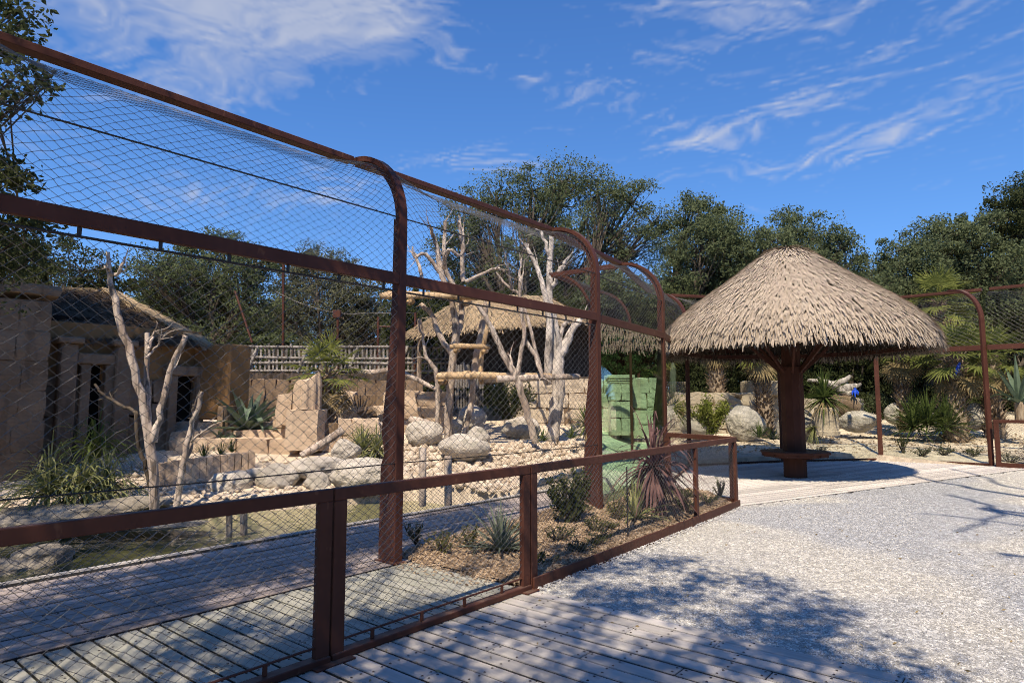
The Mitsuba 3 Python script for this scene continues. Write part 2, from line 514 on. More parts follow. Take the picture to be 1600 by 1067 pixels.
def thatch_fn(c0, c1):
    def fn(p, n, uv):
        k = fbm(p.x * 1.2, p.y * 1.2, p.z * 1.2, 3)
        r = cell_rand(dr.floor(p.x * 19), dr.floor(p.y * 19), dr.floor(p.z * 5))
        return mix(c0, c1, dr.clip(.55 * r + .6 * k - .05, 0, 1))
    return fn


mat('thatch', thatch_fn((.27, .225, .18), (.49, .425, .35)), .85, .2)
mat('thatch_under', thatch_fn((.05, .04, .03), (.10, .08, .06)), .9, .1)  # shade under the roofs and between strips, painted as a dark colour
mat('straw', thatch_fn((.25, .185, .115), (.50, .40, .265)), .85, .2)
mat('shaded_thatch', thatch_fn((.06, .043, .03), (.135, .10, .07)), .9, .15)  # left roof slope: its shade is painted in as a dark thatch colour
mat('ochre', lambda p, n, uv: mix((.21, .115, .05), (.33, .20, .095), fbm(p.x * 1.5, p.y * 1.5, p.z * 1.5, 4)) * (.85 + .3 * fbm(p.x * 20, p.y * 20, p.z * 4, 3)), .9, .1, lambda p, n, uv: fbm(p.x * 30, p.y * 30, p.z * 30, 3), .008)  # plaster also darkened to stand in for the building's shade
mat('interior_shade', (.018, .015, .013), .9, .1)  # near-black stands in for the unlit inside of the building


def leafmat(name, c0, c1, s=2.5, rough=.45, trans=.7, spec=.5):
    def fn(p, n, uv):
        k = .5 * noise(p.x * s, p.y * s, p.z * s) + .5 * cell_rand(dr.floor(p.x * 9), dr.floor(p.y * 9), dr.floor(p.z * 9))
        return mix(c0, c1, k)
    scene[name] = {'type': 'principledthin', 'base_color': proc(fn), 'roughness': rough, 'diff_trans': trans, 'eta': 1.4}
    return name


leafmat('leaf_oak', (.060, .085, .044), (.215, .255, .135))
leafmat('leaf_olive', (.085, .095, .06), (.22, .23, .145))
leafmat('leaf_dark', (.028, .040, .018), (.105, .122, .055))  # dark foliage; canopy shade is put into this colour for the understory
leafmat('leaf_lime', (.12, .16, .03), (.34, .36, .10), 3)
leafmat('leaf_yucca', (.05, .085, .025), (.17, .22, .07), 5, .35)
leafmat('leaf_agave', (.10, .15, .105), (.21, .27, .20), 2, .4, .2)
leafmat('leaf_blue', (.10, .13, .10), (.23, .27, .21), 4, .4, .3)
leafmat('leaf_varieg', (.12, .16, .05), (.42, .42, .22), 8, .4)
leafmat('leaf_purple', (.085, .045, .048), (.25, .155, .15), 6, .4, .4)
leafmat('leaf_palm', (.08, .105, .03), (.30, .33, .10), 4, .4)
leafmat('leaf_dry', (.20, .15, .085), (.42, .34, .2), 6, .6, .4)
leafmat('leaf_weed', (.045, .06, .022), (.15, .16, .06), 6)

scene['glass_green'] = {'type': 'thindielectric', 'int_ior': 1.7, 'specular_transmittance': rgb(.46, .86, .64), 'specular_reflectance': rgb(1, 1, 1)}
scene['glass_clear'] = {'type': 'thindielectric', 'int_ior': 1.3, 'specular_transmittance': rgb(.86, .90, .87)}


def water_col(p, n, uv):
    k = fbm(p.x * .8, p.y * .8, 0, 3)
    return mix((.028, .034, .014), (.17, .165, .08), smoothstep(2.5, 6.0, p.y + 2 * k - .5))  # left end darker: tree shade and dark reflections put into the water colour


mat('water', water_col, .06, .5, lambda p, n, uv: fbm(p.x * 5, p.y * 5, 0, 3), .012, eps=8e-3)
mat('feather_blue', lambda p, n, uv: mix((.008, .045, .42), (.02, .10, .75), noise(p.x * 40, p.y * 40, p.z * 40)), .5, .4)
mat('beak_black', (.015, .015, .017), .35, .5)
mat('cere_yellow', (.75, .5, .03), .6, .3)

# ------------------------------------------------------------------ ground
FX = -3.69          # front fence
WX = -5.33          # aviary front
HUT = spot_g(1243, 745)
ED = norm(np.array([.378, .925, 0]))      # the hut deck's edge towards the gravel
EN = np.array([-ED[1], ED[0], 0])         # and across it, away from the gravel
E0 = np.array([-3.97, 10.46, 0])
DECK_END = 4.72


POND = np.array([[-12, -6], *[spot_z(*q, -.27)[:2] for q in ((0, 838), (120, 828), (240, 815), (330, 804), (400, 799), (480, 794), (560, 789), (620, 781))], [-7.9, 9.3]])
POND = POND[np.argsort(POND[:, 1])]


def terrain_z(x, y):
    p = np.stack([x, y], -1)
    d = -x * math.sin(HEAD) + y * math.cos(HEAD)
    u = (x * math.cos(HEAD) + y * math.sin(HEAD)) / np.maximum(d, 1)
    zl = np.interp(d, [7, 10, 11.5, 13, 14.3, 15.2, 17, 20, 25, 40, 90], [-.35, -.22, -.08, .08, .22, .42, .68, .95, 1.4, 2.2, 2.6])
    zr = np.interp(d, [14, 16, 19, 23, 28, 45, 90], [.12, .2, .46, .62, 1.3, 2.0, 2.6])
    k = smooth1(.12, .19, u)
    z = zl * (1 - k) + zr * k
    z = z + .10 * (meshkit.fbm(np.stack([x * .9, y * .9, 0 * x], -1), 4, 3) - .5) + .25 * smooth1(30, 60, d) * (meshkit.fbm(np.stack([x * .1, y * .1, 0 * x], -1), 3, 4) - .5)
    inside = smooth1(-7.2, -7.7, x) + smooth1(10.2, 11.2, y) * smooth1(-5.7, -6.6, x + .12 * (y - 11))
    # plaza, decks: keep the sheet below them
    pl = (x > -7.55) & (y < 10.6) | (x > -6.0) & (y < 12.5) | (x > -7.0 + np.maximum(0, y - 15.4) * .75) & (y < 19.3) | (x > -1.0) & (y < 19.2)
    z = np.where(pl, grade(y) - .30, z)
    # pond
    sh = np.interp(y, POND[:, 1], POND[:, 0])
    pond = (x < -7.4) & (x > sh) & (y < 9.6)
    z = np.where(pond, np.minimum(z, -.75), z)
    side = smooth1(2, 6, x) * (y > 19.2)
    return z


def axis(lo, hi, step, far):
    a = np.arange(lo, hi, step)
    g = np.cumsum(step * 1.35 ** np.arange(1, 26))
    g = g[g < far]
    return np.concatenate([lo - g[::-1], a, hi + g])


gx, gy = axis(-34, 10, .22, 600), axis(-4, 42, .22, 600)
X, Y = np.meshgrid(gx, gy, indexing='ij')
Z = terrain_z(X, Y)
i, j = np.meshgrid(np.arange(len(gx) - 1), np.arange(len(gy) - 1), indexing='ij')
n_ = len(gy)
q_ = np.stack([i * n_ + j, (i + 1) * n_ + j, (i + 1) * n_ + j + 1, i * n_ + j + 1], -1).reshape(-1, 4)
struct('terrain', (np.stack([X, Y, Z], -1).reshape(-1, 3), q_), 'soil', 'pale sandy earth of the enclosure and the land behind', True)


def tz(x, y):
    return float(terrain_z(np.array([x], float), np.array([y], float))[0])


def sheet(x0, x1, y0, y1, step, zf, keep=None):
    a, b = np.arange(x0, x1 + 1e-6, step), np.arange(y0, y1 + 1e-6, step)
    X, Y = np.meshgrid(a, b, indexing='ij')
    V = np.stack([X, Y, zf(X, Y)], -1).reshape(-1, 3)
    i, j = np.meshgrid(np.arange(len(a) - 1), np.arange(len(b) - 1), indexing='ij')
    m = len(b)
    q = np.stack([i * m + j, (i + 1) * m + j, (i + 1) * m + j + 1, i * m + j + 1], -1).reshape(-1, 4)
    if keep is not None:
        q = q[keep(V[q].mean(1))]
    return V, q


def gravel_z(x, y):
    return grade(y) + .015 * (meshkit.fbm(np.stack([x * .8, y * .8, 0 * x], -1), 3, 9) - .5) - .012


def plaza_keep(c):
    ok = (c[:, 1] > DECK_END + .02) | (c[:, 0] > 6.5)
    fx = FX - .05 - .045 * (c[:, 1] - 4.7)
    ok &= (c[:, 1] > 10.4) | (c[:, 0] > fx)
    dd = (c - E0) @ EN
    ok &= dd < .03
    return ok


struct('gravel_ground', sheet(-5, 26, -14, 30, .18, gravel_z, plaza_keep), 'gravel_mat', 'pale grey gravel of the visitors\' plaza', True)
g = np.random.default_rng(5)
n_ = 230000
P = np.stack([g.uniform(-4.2, 5.5, n_), 4.72 + 8.0 * g.random(n_) ** 1.5, np.zeros(n_)], 1)
P = P[plaza_keep(P)]
P = P[np.abs((P @ RIGHT) / (P @ np.array([FWD[0], FWD[1], 0]))) < .95]
P = P[g.random(len(P)) < .25 + .9 * meshkit.fbm(P * 1.3, 3, 2)]
P[:, 2] = gravel_z(P[:, 0], P[:, 1]) + .002
struct('gravel_stones', pebbles(P[:44000], .004 + .0075 * g.random(min(len(P), 44000)) ** 2, g), 'gravel_stone_mat', 'loose pale stones lying on the gravel', kind='stuff')
# a rim of spilled gravel along the planter's kerb
t_ = g.random(1800)
P = np.stack([FX - .02 - .26 * t_ + .04 + .10 * g.random(1800) ** 2, 4.75 + 5.7 * t_, 0 * t_], 1)
P[:, 2] = grade(P[:, 1]) + .008
struct('gravel_rim', pebbles(P, .006 + .010 * g.random(len(P)) ** 2, g), 'gravel_stone_mat', 'coarser gravel gathered along the planter kerb', kind='stuff')

g = np.random.default_rng(19)
P = np.stack([g.uniform(-4.8, 4, 420), g.uniform(.6, 11, 420), 0 * np.ones(420)], 1)
P[:, 2] = np.where(P[:, 1] < DECK_END, .004, gravel_z(P[:, 0], P[:, 1]) + .012) + .002
P = P[(P[:, 0] < WX + 1.6) & (P[:, 1] < DECK_END) | (P[:, 0] > FX + .1)]
struct('fallen_leaves', leaves(P, .034, g, .5, 1.0), 'leaf_dry', 'a few dry oak leaves blown over deck and gravel', kind='stuff')

# ------------------------------------------------------------------ timber decks, board by board
def deck(name, label, boards, mat_, screws):
    k = numbered(name)
    labels[k] = {'kind': 'structure', 'label': label}
    for b in boards:
        part(k, 'board', b, mat_)
    if screws is not None and len(screws):
        s = []
        ang = np.arange(6) * PI / 3
        ring = np.stack([np.cos(ang), np.sin(ang), 0 * ang], 1)
        for p in np.array(screws):
            s.append((np.vstack([ring * .0095 + p, ring * .007 + p + [0, 0, .003], [p + [0, 0, .003]]]),
                      np.array([[a, (a + 1) % 6, 6 + (a + 1) % 6] for a in range(6)] + [[a, 6 + (a + 1) % 6, 6 + a] for a in range(6)] + [[6 + a, 6 + (a + 1) % 6, 12] for a in range(6)])))
        part(k, 'screw_heads', merge(s), 'dark_iron', stuff=True)
    return k


g = np.random.default_rng(8)
bs, sc = [], []
pitch = .148
row = 0
yy = DECK_END - pitch / 2
while yy > -.35:
    x = WX - .02 - (0 if row % 2 else 0)
    off = [0, 1.15, .55, 1.6][row % 4]
    cuts = [WX + .04] + [c for c in np.arange(WX - 2.2 + off, 3.6, 2.25) if WX + .5 < c < 3.1] + [3.3]
    for a, b in zip(cuts[:-1], cuts[1:]):
        dz, tl = g.normal(0, .0012), g.normal(0, .0008)
        v, f = cbox(((a + b) / 2, yy, -.018 + dz), (b - a - .006, pitch - .017, .036), None, .005)
        v = v + np.array([0, 0, 1]) * ((v[:, 1] - yy) * tl * 8)[:, None]
        bs.append((v, f))
        for xs in np.arange(math.ceil((a + .04) / .56) * .56, b - .02, .56):
            for s in (-.036, .036):
                if -5.2 < xs < 1.5 and yy > .6:
                    sc.append([xs + g.normal(0, .006), yy + s + g.normal(0, .003), dz + .0005])
        for e in (a + .03, b - .03):
            for s in (-.036, .036):
                if -5.2 < e < 1.5 and yy > .6:
                    sc.append([e, yy + s, dz + .0005])
    yy -= pitch
    row += 1
deck('timber_deck', 'grey timber boards across the visitor deck, greenish behind the fence', bs, 'board_across', sc)
bs, sc = [], []
xx = WX - .075
row = 0
while xx > -7.42:
    off = [0, 1.7, .8, 2.4][row % 4]
    cuts = [-1.0] + [c for c in np.arange(-3 + off, 10.9, 3.0) if -.5 < c < 10.4] + [10.9]
    for a, b in zip(cuts[:-1], cuts[1:]):
        dz = g.normal(0, .002)
        bs.append(cbox((xx, (a + b) / 2, -.018 + dz), (pitch - .019, b - a - .006, .036), None, .005))
        for ys in np.arange(math.ceil((a + .04) / .6) * .6, b - .02, .6):
            for s in (-.036, .036):
                if 1 < ys < 7:
                    sc.append([xx + s, ys, dz + .0005])
    xx -= pitch
    row += 1
deck('timber_boardwalk', 'weathered brown boards running along the pond inside the net', bs, 'board_along', sc)
struct('boardwalk_edge', merge([beam((-7.50, a, -.06), (-7.50, b, -.06), .075, .17, b=.02) for a, b in ((-1, 2.9), (2.906, 6.8), (6.806, 10.7))]), 'board_hut', 'pale rounded edge timber between boardwalk and pond')
bs = []
for r in range(0, 46):
    o = .07 + r * pitch
    # extent of this row inside the ring of aviary posts
    c0 = E0 + EN * o
    a0, a1 = float(np.interp(o, [0, 2.18, 4.6], [-.1, .5, 3.4])), float(np.interp(o, [0, 2.9, 3.97, 4.6], [9.45, 8.2, 5.9, 3.4]))
    if a1 - a0 < .6: break
    off = [0, 1.2, .6, 1.9][r % 4]
    cuts = [a0] + [c for c in np.arange(-2 + off, a1, 2.6) if a0 + .4 < c < a1 - .4] + [a1]
    for a, b in zip(cuts[:-1], cuts[1:]):
        p0, p1 = c0 + ED * (a + .003), c0 + ED * (b - .003)
        p0[2], p1[2] = grade(p0[1]) - .018, grade(p1[1]) - .018
        bs.append(beam(p0, p1, pitch - .020, .036, b=.006))
deck('shelter_deck', 'pale grey boards of the deck under the thatched shelter', bs, 'board_hut', None)

# ------------------------------------------------------------------ pond
struct('pond_water', (np.array([[-7.4, -6, -.27], [-7.4, 9.7, -.27], [-14, 9.7, -.27], [-14, -6, -.27]]), np.array([[0, 1, 2, 3]])), 'water', 'murky olive green pond water')

# ------------------------------------------------------------------ planter bed
def bed_z(x, y):
    e = np.minimum(np.minimum(np.abs(x + 3.75 + .045 * (y - 4.7)), np.abs(x + 5.3)), 1)
    return grade(y) + .055 + .12 * smooth1(0, .5, e) * smooth1(5.0, 8.0, y) + .05 * (meshkit.fbm(np.stack([x * 2.5, y * 2.5, 0 * x], -1), 3, 6) - .4) * smooth1(0, .2, e) - .05 * smooth1(5.1, 4.7, y)


bed_keep = lambda c: (c[:, 0] < FX - .01 - .045 * (c[:, 1] - 4.7)) & (c[:, 1] > 4.74 + .02 * np.sin(c[:, 0] * 9)) & (c[:, 0] > -5.62 - .12 * np.maximum(0, c[:, 1] - 8.6)) & (c[:, 1] < 10.35 + (-c[:, 0] - 3.95) * .42)
struct('planter_soil', sheet(-6.1, -3.66, 4.7, 11.2, .06, bed_z, bed_keep), 'mulch_soil', 'brown mulched soil of the long planter', True)
g = np.random.default_rng(15)
n_ = 11000
P = np.stack([g.uniform(-5.9, -3.68, n_), g.uniform(4.72, 11, n_), np.zeros(n_)], 1)
P = P[bed_keep(P)]
P[:, 2] = bed_z(P[:, 0], P[:, 1]) + .006
def chip_mesh(P, s, g):
    n = len(P)
    d = norm(g.normal(size=(n, 3)) * [1, 1, .45])
    s2 = norm(np.cross(d, norm(g.normal(size=(n, 3)) * .5 + [0, 0, 1])))
    nr = np.cross(d, s2)
    L, W_, H_ = (s * (.6 + g.random(n)))[:, None], (s * .5 * (.5 + g.random(n)))[:, None], (s * .22 * (.5 + g.random(n)))[:, None]
    v = np.stack([P + a * d * L / 2 + b * s2 * W_ / 2 + c * nr * H_ / 2 for a in (-1, 1) for b in (-1, 1) for c in (-1, 1)], 1).reshape(-1, 3)
    f = np.array([[0, 1, 3], [0, 3, 2], [4, 6, 7], [4, 7, 5], [0, 4, 5], [0, 5, 1], [2, 3, 7], [2, 7, 6], [0, 2, 6], [0, 6, 4], [1, 5, 7], [1, 7, 3]])
    return v, (f[None] + (np.arange(n) * 8)[:, None, None]).reshape(-1, 3)
struct('bark_mulch', chip_mesh(P, np.full(len(P), .038), g), 'chip_mat', 'bark chips covering the planter', kind='stuff')
P = np.stack([FX - .4 - 1.2 * g.random(260), 4.72 - .3 * g.random(260) ** 3, np.full(260, .008)], 1)
struct('spilled_chips', chip_mesh(P, np.full(len(P), .022), g), 'chip_mat', 'bark chips spilled onto the deck end', kind='stuff')

# ------------------------------------------------------------------ steel aviary
ZB, ZC, R_ = 3.0, 3.68, .88       # mid beam, start of the curve, its radius


def post_path(base, inward, zc=ZC, r=R_, k=12):
    base, inward = np.asarray(base, float), np.asarray(inward, float)
    out = [base + [0, 0, z] for z in (0, zc - base[2])]
    for a in np.linspace(0, PI / 2, k + 1)[1:]:
        out.append(np.array([base[0], base[1], zc]) + inward * r * (1 - math.cos(a)) + np.array([0, 0, r * math.sin(a)]))
    out.append(out[-1] + inward * .05)
    return np.array(out)


def sweep_rect(path, side, wid, dep, off=0.0):
    """Rectangular bar along a path lying in the plane spanned by z and the inward direction; wid along side, dep in the plane."""
    t = norm(np.gradient(path, axis=0))
    t[0] = norm(path[1] - path[0])
    nr = norm(np.cross(side, t))
    dep = np.broadcast_to(np.asarray(dep, float), (len(path),))[:, None]
    v = np.stack([path + side * wid / 2 + nr * off, path - side * wid / 2 + nr * off, path - side * wid / 2 + nr * (off + dep), path + side * wid / 2 + nr * (off + dep)], 1).reshape(-1, 3)
    m = len(path)
    f = []
    for i in range(m - 1):
        for j in range(4):
            f.append([4 * i + j, 4 * i + (j + 1) % 4, 4 * i + 4 + (j + 1) % 4, 4 * i + 4 + j])
    f += [[3, 2, 1, 0], [4 * m - 4, 4 * m - 3, 4 * m - 2, 4 * m - 1]]
    return v, np.array(f)


def arch_post(owner, base, inward, wid=.10, fin=True):
    inward = norm(np.array([inward[0], inward[1], 0]))
    side = np.cross([0, 0, 1], inward)
    path = post_path(base, inward)
    part(owner, 'post', sweep_rect(path, side, wid, .055), 'steel')
    if fin:  # shaped web on the inner side
        zz = np.array([0, .02, .85, 1.0, 1.12, 1.35, 2.1, 2.8, ZC])
        dd = np.array([.23, .23, .22, .215, .16, .215, .12, .08, .07])
        b3 = np.array([base[0], base[1], 0])
        pth = np.array([b3 + [0, 0, max(z, base[2])] for z in zz])
        t = norm(np.gradient(pth, axis=0))
        v = np.stack([pth + side * s * .035 + inward * k for s, k in ((1, .056), (-1, .056))], 1)
        v2 = np.stack([pth + side * s * .035 + inward * (.056 + dd)[:, None] for s in (-1, 1)], 1)
        V = np.concatenate([v, v2], 1).reshape(-1, 3)
        F = [[4 * i + j, 4 * i + (j + 1) % 4, 4 * i + 4 + (j + 1) % 4, 4 * i + 4 + j] for i in range(len(zz) - 1) for j in range(4)] + [[3, 2, 1, 0]]
        part(owner, 'web', (V, np.array(F)), 'steel')
        part(owner, 'web_arch', sweep_rect(path[1:-1], side, .022, np.concatenate([np.full(len(path) - 8, .07), [.06, .045, .03, .018, .008, .004]]), .056), 'steel')
        part(owner, 'base_plate', cbox(b3 + inward * .13 + [0, 0, base[2] + .008], (.34, .16, .014), np.array([inward, side, [0, 0, 1]]), .003), 'steel')
    # lacing rings along the arch edge
    lac = []
    for k in range(2, len(path) - 1):
        for s in (-1, 1):
            p = path[k] + side * s * (wid / 2 + .004) + norm(path[k] - path[k - 1]) * .01 + inward * .04
            lac.append(cbox(p, (.010, .010, .012), None, .003))
    part(owner, 'lacing', merge(lac), 'steel', stuff=True)


def bay(owner, a, b, inward, wire_r, cell, glass=None, zlow=.06, fer=True, seed=1, upper=True, rod=True):
    """One bay of the aviary front between two posts: beams, rods, nets, and a pane where the photograph has one."""
    a, b = np.asarray(a, float), np.asarray(b, float)
    inward = norm(np.array([inward[0], inward[1], 0]))
    al = norm(np.array([*(b - a)[:2], 0]))
    L = np.linalg.norm((b - a)[:2])
    z0 = np.array([a[0], a[1], 0])
    h_ = .05
    part(owner, 'mid_beam', beam(z0 + al * h_ + [0, 0, ZB] + inward * .03, z0 + al * (L - h_) + [0, 0, ZB] + inward * .03, .06, .125), 'steel')
    top = z0 + inward * (R_ + .035) + [0, 0, ZC + R_ - .02]
    part(owner, 'top_beam', beam(top + al * h_, top + al * (L - h_), .13, .07), 'steel')
    if rod:
        rz = ZB - .135
        part(owner, 'net_rod', tube([z0 + al * .06 + [0, 0, rz] + inward * .03, z0 + al * (L - .06) + [0, 0, rz] + inward * .03], .011, 6), 'dark_iron')
        for s in np.arange(.33, L - .1, .56):
            p = z0 + al * s + inward * .03
            part(owner, 'rod_bracket', beam(p + [0, 0, rz], p + [0, 0, ZB - .06], .03, .012), 'dark_iron')

    def upper_surf(s, t):
        s, t = np.asarray(s), np.asarray(t)
        ht = ZC - ZB - .06
        ang = np.clip((t - ht) / R_, 0, PI / 2)
        ix, iz = R_ * (1 - np.cos(ang)), ZB + .06 + np.minimum(t, ht) + R_ * np.sin(ang)
        # away from the posts the taut net leaves the curve: upright to a crease, then straight back to the top beam
        cz = ZC + .36
        lt = ht + R_ * PI / 2 * .5
        k1 = np.clip(t / lt, 0, 1)
        k2 = np.clip((t - lt) / (ht + R_ * PI / 2 - lt), 0, 1)
        jx = .07 * k1 ** 2 + (R_ - .07) * k2
        jz = ZB + .06 + (cz - ZB - .06) * k1 + (ZC + R_ - cz) * k2
        e = np.minimum(s, L - s)
        w = np.clip(e / min(.9, .3 * L), 0, 1)
        w = w * w * (3 - 2 * w)
        ix, iz = ix * (1 - w) + jx * w, iz * (1 - w) + jz * w
        iz = iz - .11 * np.clip((t - ht) / (R_ * PI / 2), 0, 1) ** 1.5
        return z0 + al * s[:, None] + inward * (ix + .03)[:, None] + np.array([0, 0, 1]) * iz[:, None]

    def lower_surf(s, t):
        return z0 + al * np.asarray(s)[:, None] + np.array([0, 0, 1]) * np.asarray(t)[:, None] + inward * .02
    part(owner, 'upper_net', net(upper_surf, .055, L - .055, .0, ZC - ZB - .06 + R_ * PI / 2 - .01, cell[0], cell[1], wire_r, seed, fer), 'wire', stuff=True)
    if glass is None:
        part(owner, 'lower_net', net(lower_surf, .055, L - .055, zlow, ZB - .14, cell[0], cell[1], wire_r, seed + 1, fer), 'wire', stuff=True)
        for z in (1.03, ):
            part(owner, 'cable', tube([z0 + al * .05 + [0, 0, z] + inward * .02, z0 + al * L * .5 + [0, 0, z - .012] + inward * .02, z0 + al * (L - .05) + [0, 0, z] + inward * .02], .0065, 6), 'dark_iron', True)
    else:
        zb = max(a[2], b[2])
        p = [z0 + al * .052 + inward * .03, z0 + al * (L - .052) + inward * .03]
        v = np.array([p[0] + [0, 0, a[2] + .05], p[1] + [0, 0, b[2] + .05], p[1] + [0, 0, ZB - .066], p[0] + [0, 0, ZB - .066]])
        part(owner, 'glass_pane', (v, np.array([[0, 1, 2, 3]])), glass)
        part(owner, 'sill', beam(z0 + al * .05 + inward * .03 + [0, 0, a[2] + .025], z0 + al * (L - .05) + inward * .03 + [0, 0, b[2] + .025], .05, .045), 'steel')
    part(owner, 'cable', tube([z0 + al * .05 + [0, 0, ZC] + inward * .02, z0 + al * (L - .05) + [0, 0, ZC] + inward * .02], .0075, 6), 'dark_iron', True)


W = thing('aviary_cage', 'long brown steel aviary front with curved posts and diamond wire net beside the pond', 'aviary')
YP = [.65, 4.58, 8.56]
IN = (-1, 0, 0)
for y in YP:
    arch_post(W, (WX, y, 0), IN)
bay(W, (WX, YP[0], 0), (WX, YP[1], 0), IN, .0022, (.117, .092), seed=1)
bay(W, (WX, YP[1], 0), (WX, YP[2], 0), IN, .0022, (.117, .092), seed=3)
bay(W, (WX, YP[0] - 3.9, 0), (WX, YP[0], 0), IN, .0022, (.117, .092), seed=5)
# the glazed nose beyond the third post
N1 = np.array([-5.80, 11.75, .04])
NI = np.array([-.99, -.14, 0])
NOSE = thing('aviary_nose', 'narrow bay of the aviary with one tall green glass pane and netted arch', 'aviary')
arch_post(NOSE, N1, NI)
bay(NOSE, (WX - .06, YP[2] + .06, 0), N1, NI, .0021, (.117, .092), 'glass_green', seed=7, rod=False)
# inner arches that tie the nose to the rear of the cage
q1 = np.array([-5.80, 11.75, 0]) + norm(NI) * R_ + [0, 0, ZC + R_ - .05]
q2 = spot_z(862, 430, ZC + R_ - .05)
part(NOSE, 'cross_beam', beam(q1, q2, .07, .10), 'steel')
for q, (ix, iy) in ((q2, (-.72, -.69)),):
    inn = norm(np.array([ix, iy, 0]))
    b3 = np.array([q[0], q[1], 0]) - inn * R_
    arch_post(NOSE, (b3[0], b3[1], tz(b3[0], b3[1])), inn, .08, False)
    b4 = b3 + np.array([-.45, 2.6, 0])
    arch_post(NOSE, (b4[0], b4[1], tz(b4[0], b4[1])), inn, .08, False)
    part(NOSE, 'rear_beam', beam(b3 + inn * R_ + [0, 0, ZC + R_ - .04], b4 + inn * R_ + [0, 0, ZC + R_ - .04], .06, .08), 'steel')
    al_, L_ = norm(b4 - b3), float(np.linalg.norm(b4 - b3))
    def rear_surf(s, t, b3=b3, al_=al_, inn=inn):
        a = np.clip(t / R_, 0, PI / 2)
        return b3 + al_ * np.asarray(s)[:, None] + inn * (R_ * (1 - np.cos(a)))[:, None] + np.array([0, 0, 1]) * (ZC + R_ * np.sin(a))[:, None]
    part(NOSE, 'rear_net', net(rear_surf, .03, L_ - .03, 0, R_ * PI / 2, .13, .10, .0022, 41, False), 'wire', stuff=True)

# far aviary around the shelter's deck
PTS = [N1, np.array([-6.95, 15.35, .11]), np.array([-5.38, 17.5, .15]), np.array([-3.48, 19.35, .185]), np.array([-1.13, 19.28, .185]), np.array([3.2, 18.9, .18]), np.array([7.5, 18.4, .17])]
FAR = thing('far_aviary', 'brown steel aviary with clear glass panes and curved netted top behind the thatched shelter', 'aviary')
ctr = np.array([HUT[0], HUT[1], 0])
norms = []
for k in range(len(PTS) - 1):
    a, b = PTS[k], PTS[k + 1]
    al_ = norm(np.array([*(b - a)[:2], 0]))
    norms.append(np.array([-al_[1], al_[0], 0]))
for k in range(1, len(PTS)):
    nn = norm(norms[k - 1] + norms[min(k, len(norms) - 1)])
    if k == 4: nn = norm(np.array([-.75, .66, 0]))   # the post where a cross wall of the cage meets the front
    arch_post(FAR, PTS[k], nn, .11, False)
for k in range(len(PTS) - 1):
    bay(FAR, PTS[k], PTS[k + 1], norms[k], .0022, (.15, .12), 'glass_clear', seed=20 + 2 * k, fer=False, rod=False)
    if k >= 2:
        a, b = PTS[k], PTS[k + 1]
        for zz in (.36, ):
            part(FAR, 'low_cable', tube([a + norms[k] * .08 + [0, 0, zz], b + norms[k] * .08 + [0, 0, zz]], .005, 5), 'wire')

# ------------------------------------------------------------------ front fences
def fence_panel(owner, a, b, h=1.10, pw=.10, zb=0.0, seed=1, kerb=False, inner=(), lowrail=True, wr=.00165):
    a, b = np.asarray(a, float), np.asarray(b, float)
    al = norm(np.array([*(b - a)[:2], 0]))
    L = np.linalg.norm((b - a)[:2])
    nn = np.cross([0, 0, 1], al)
    q = lambda s, z: np.array([*(a + al * s)[:2], (a[2] * (1 - s / L) + b[2] * s / L) + z])
    part(owner, 'post', beam(q(pw / 2, .0), q(pw / 2, h - .08), .05, pw, up=al), 'steel')
    part(owner, 'post', beam(q(L - pw / 2, .0), q(L - pw / 2, h - .08), .05, pw, up=al), 'steel')
    part(owner, 'top_rail', beam(q(0, h - .04), q(L, h - .04), .054, .08), 'steel')
    for s in inner:
        part(owner, 'post', beam(q(s, .10), q(s, h - .08), .05, pw * .85, up=al), 'steel')
    if kerb:
        part(owner, 'kerb_plate', beam(q(0, .04) - nn * .045, q(L, .04) - nn * .045, .02, .13), 'steel')
        z1 = .14
    if lowrail:
        part(owner, 'foot_rail', beam(q(-.0, .026), q(L, .026), .085, .046), 'steel')
        part(owner, 'net_rod', tube([q(pw, .115), q(L - pw, .115)], .008, 6), 'steel')
        for s in np.arange(.35, L - .2, .46):
            part(owner, 'rod_bracket', beam(q(s, .049), q(s, .115), .014, .03, up=al), 'steel')
        for s in (.05, L - .05):
            part(owner, 'foot_plate', beam(q(s - .09, .006), q(s + .09, .006), .2, .012), 'steel')
        z1 = .12
    stops = [pw / 2] + [s for s in inner] + [L - pw / 2]
    for s0, s1 in zip(stops[:-1], stops[1:]):
        def sf(s, t):
            s, t = np.asarray(s), np.asarray(t)
            base = a[2] * (1 - s / L) + b[2] * s / L
            return np.array([a[0], a[1], 0]) + al * s[:, None] + np.array([0, 0, 1]) * (base + t)[:, None]
        part(owner, 'wire_net', net(sf, s0 + pw * .5, s1 - pw * .5, z1, h - .085, .084, .056, wr, seed, True, .03), 'wire', stuff=True)
        seed += 1


F1 = thing('fence_panel', 'brown steel fence panel with fine wire net at the left edge', 'fence', )
fence_panel(F1, (FX + .02, .42, 0), (FX, 2.585, 0), seed=51)
F2 = thing('fence_panel', 'brown steel fence panel with fine wire net between the deck\'s two double posts', 'fence')
fence_panel(F2, (FX, 2.60, 0), (FX - .01, 4.70, 0), seed=53)
FC = np.array([-3.965, 10.46, .018])
F3 = thing('planter_fence', 'long brown netted fence on a steel kerb in front of the planted bed', 'fence')
fence_panel(F3, (FX - .012, 4.715, 0), FC, seed=55, kerb=True, inner=(4.02,), lowrail=False)
F4 = thing('planter_fence', 'short brown fence return with dark rail joining the planter corner to the glass bay', 'fence')
fence_panel(F4, FC + [-.03, .03, 0], (-5.45, 11.0, .03), seed=57, kerb=True, lowrail=False)
F5 = thing('far_fence', 'brown netted fence panel at the far right before the far aviary', 'fence')
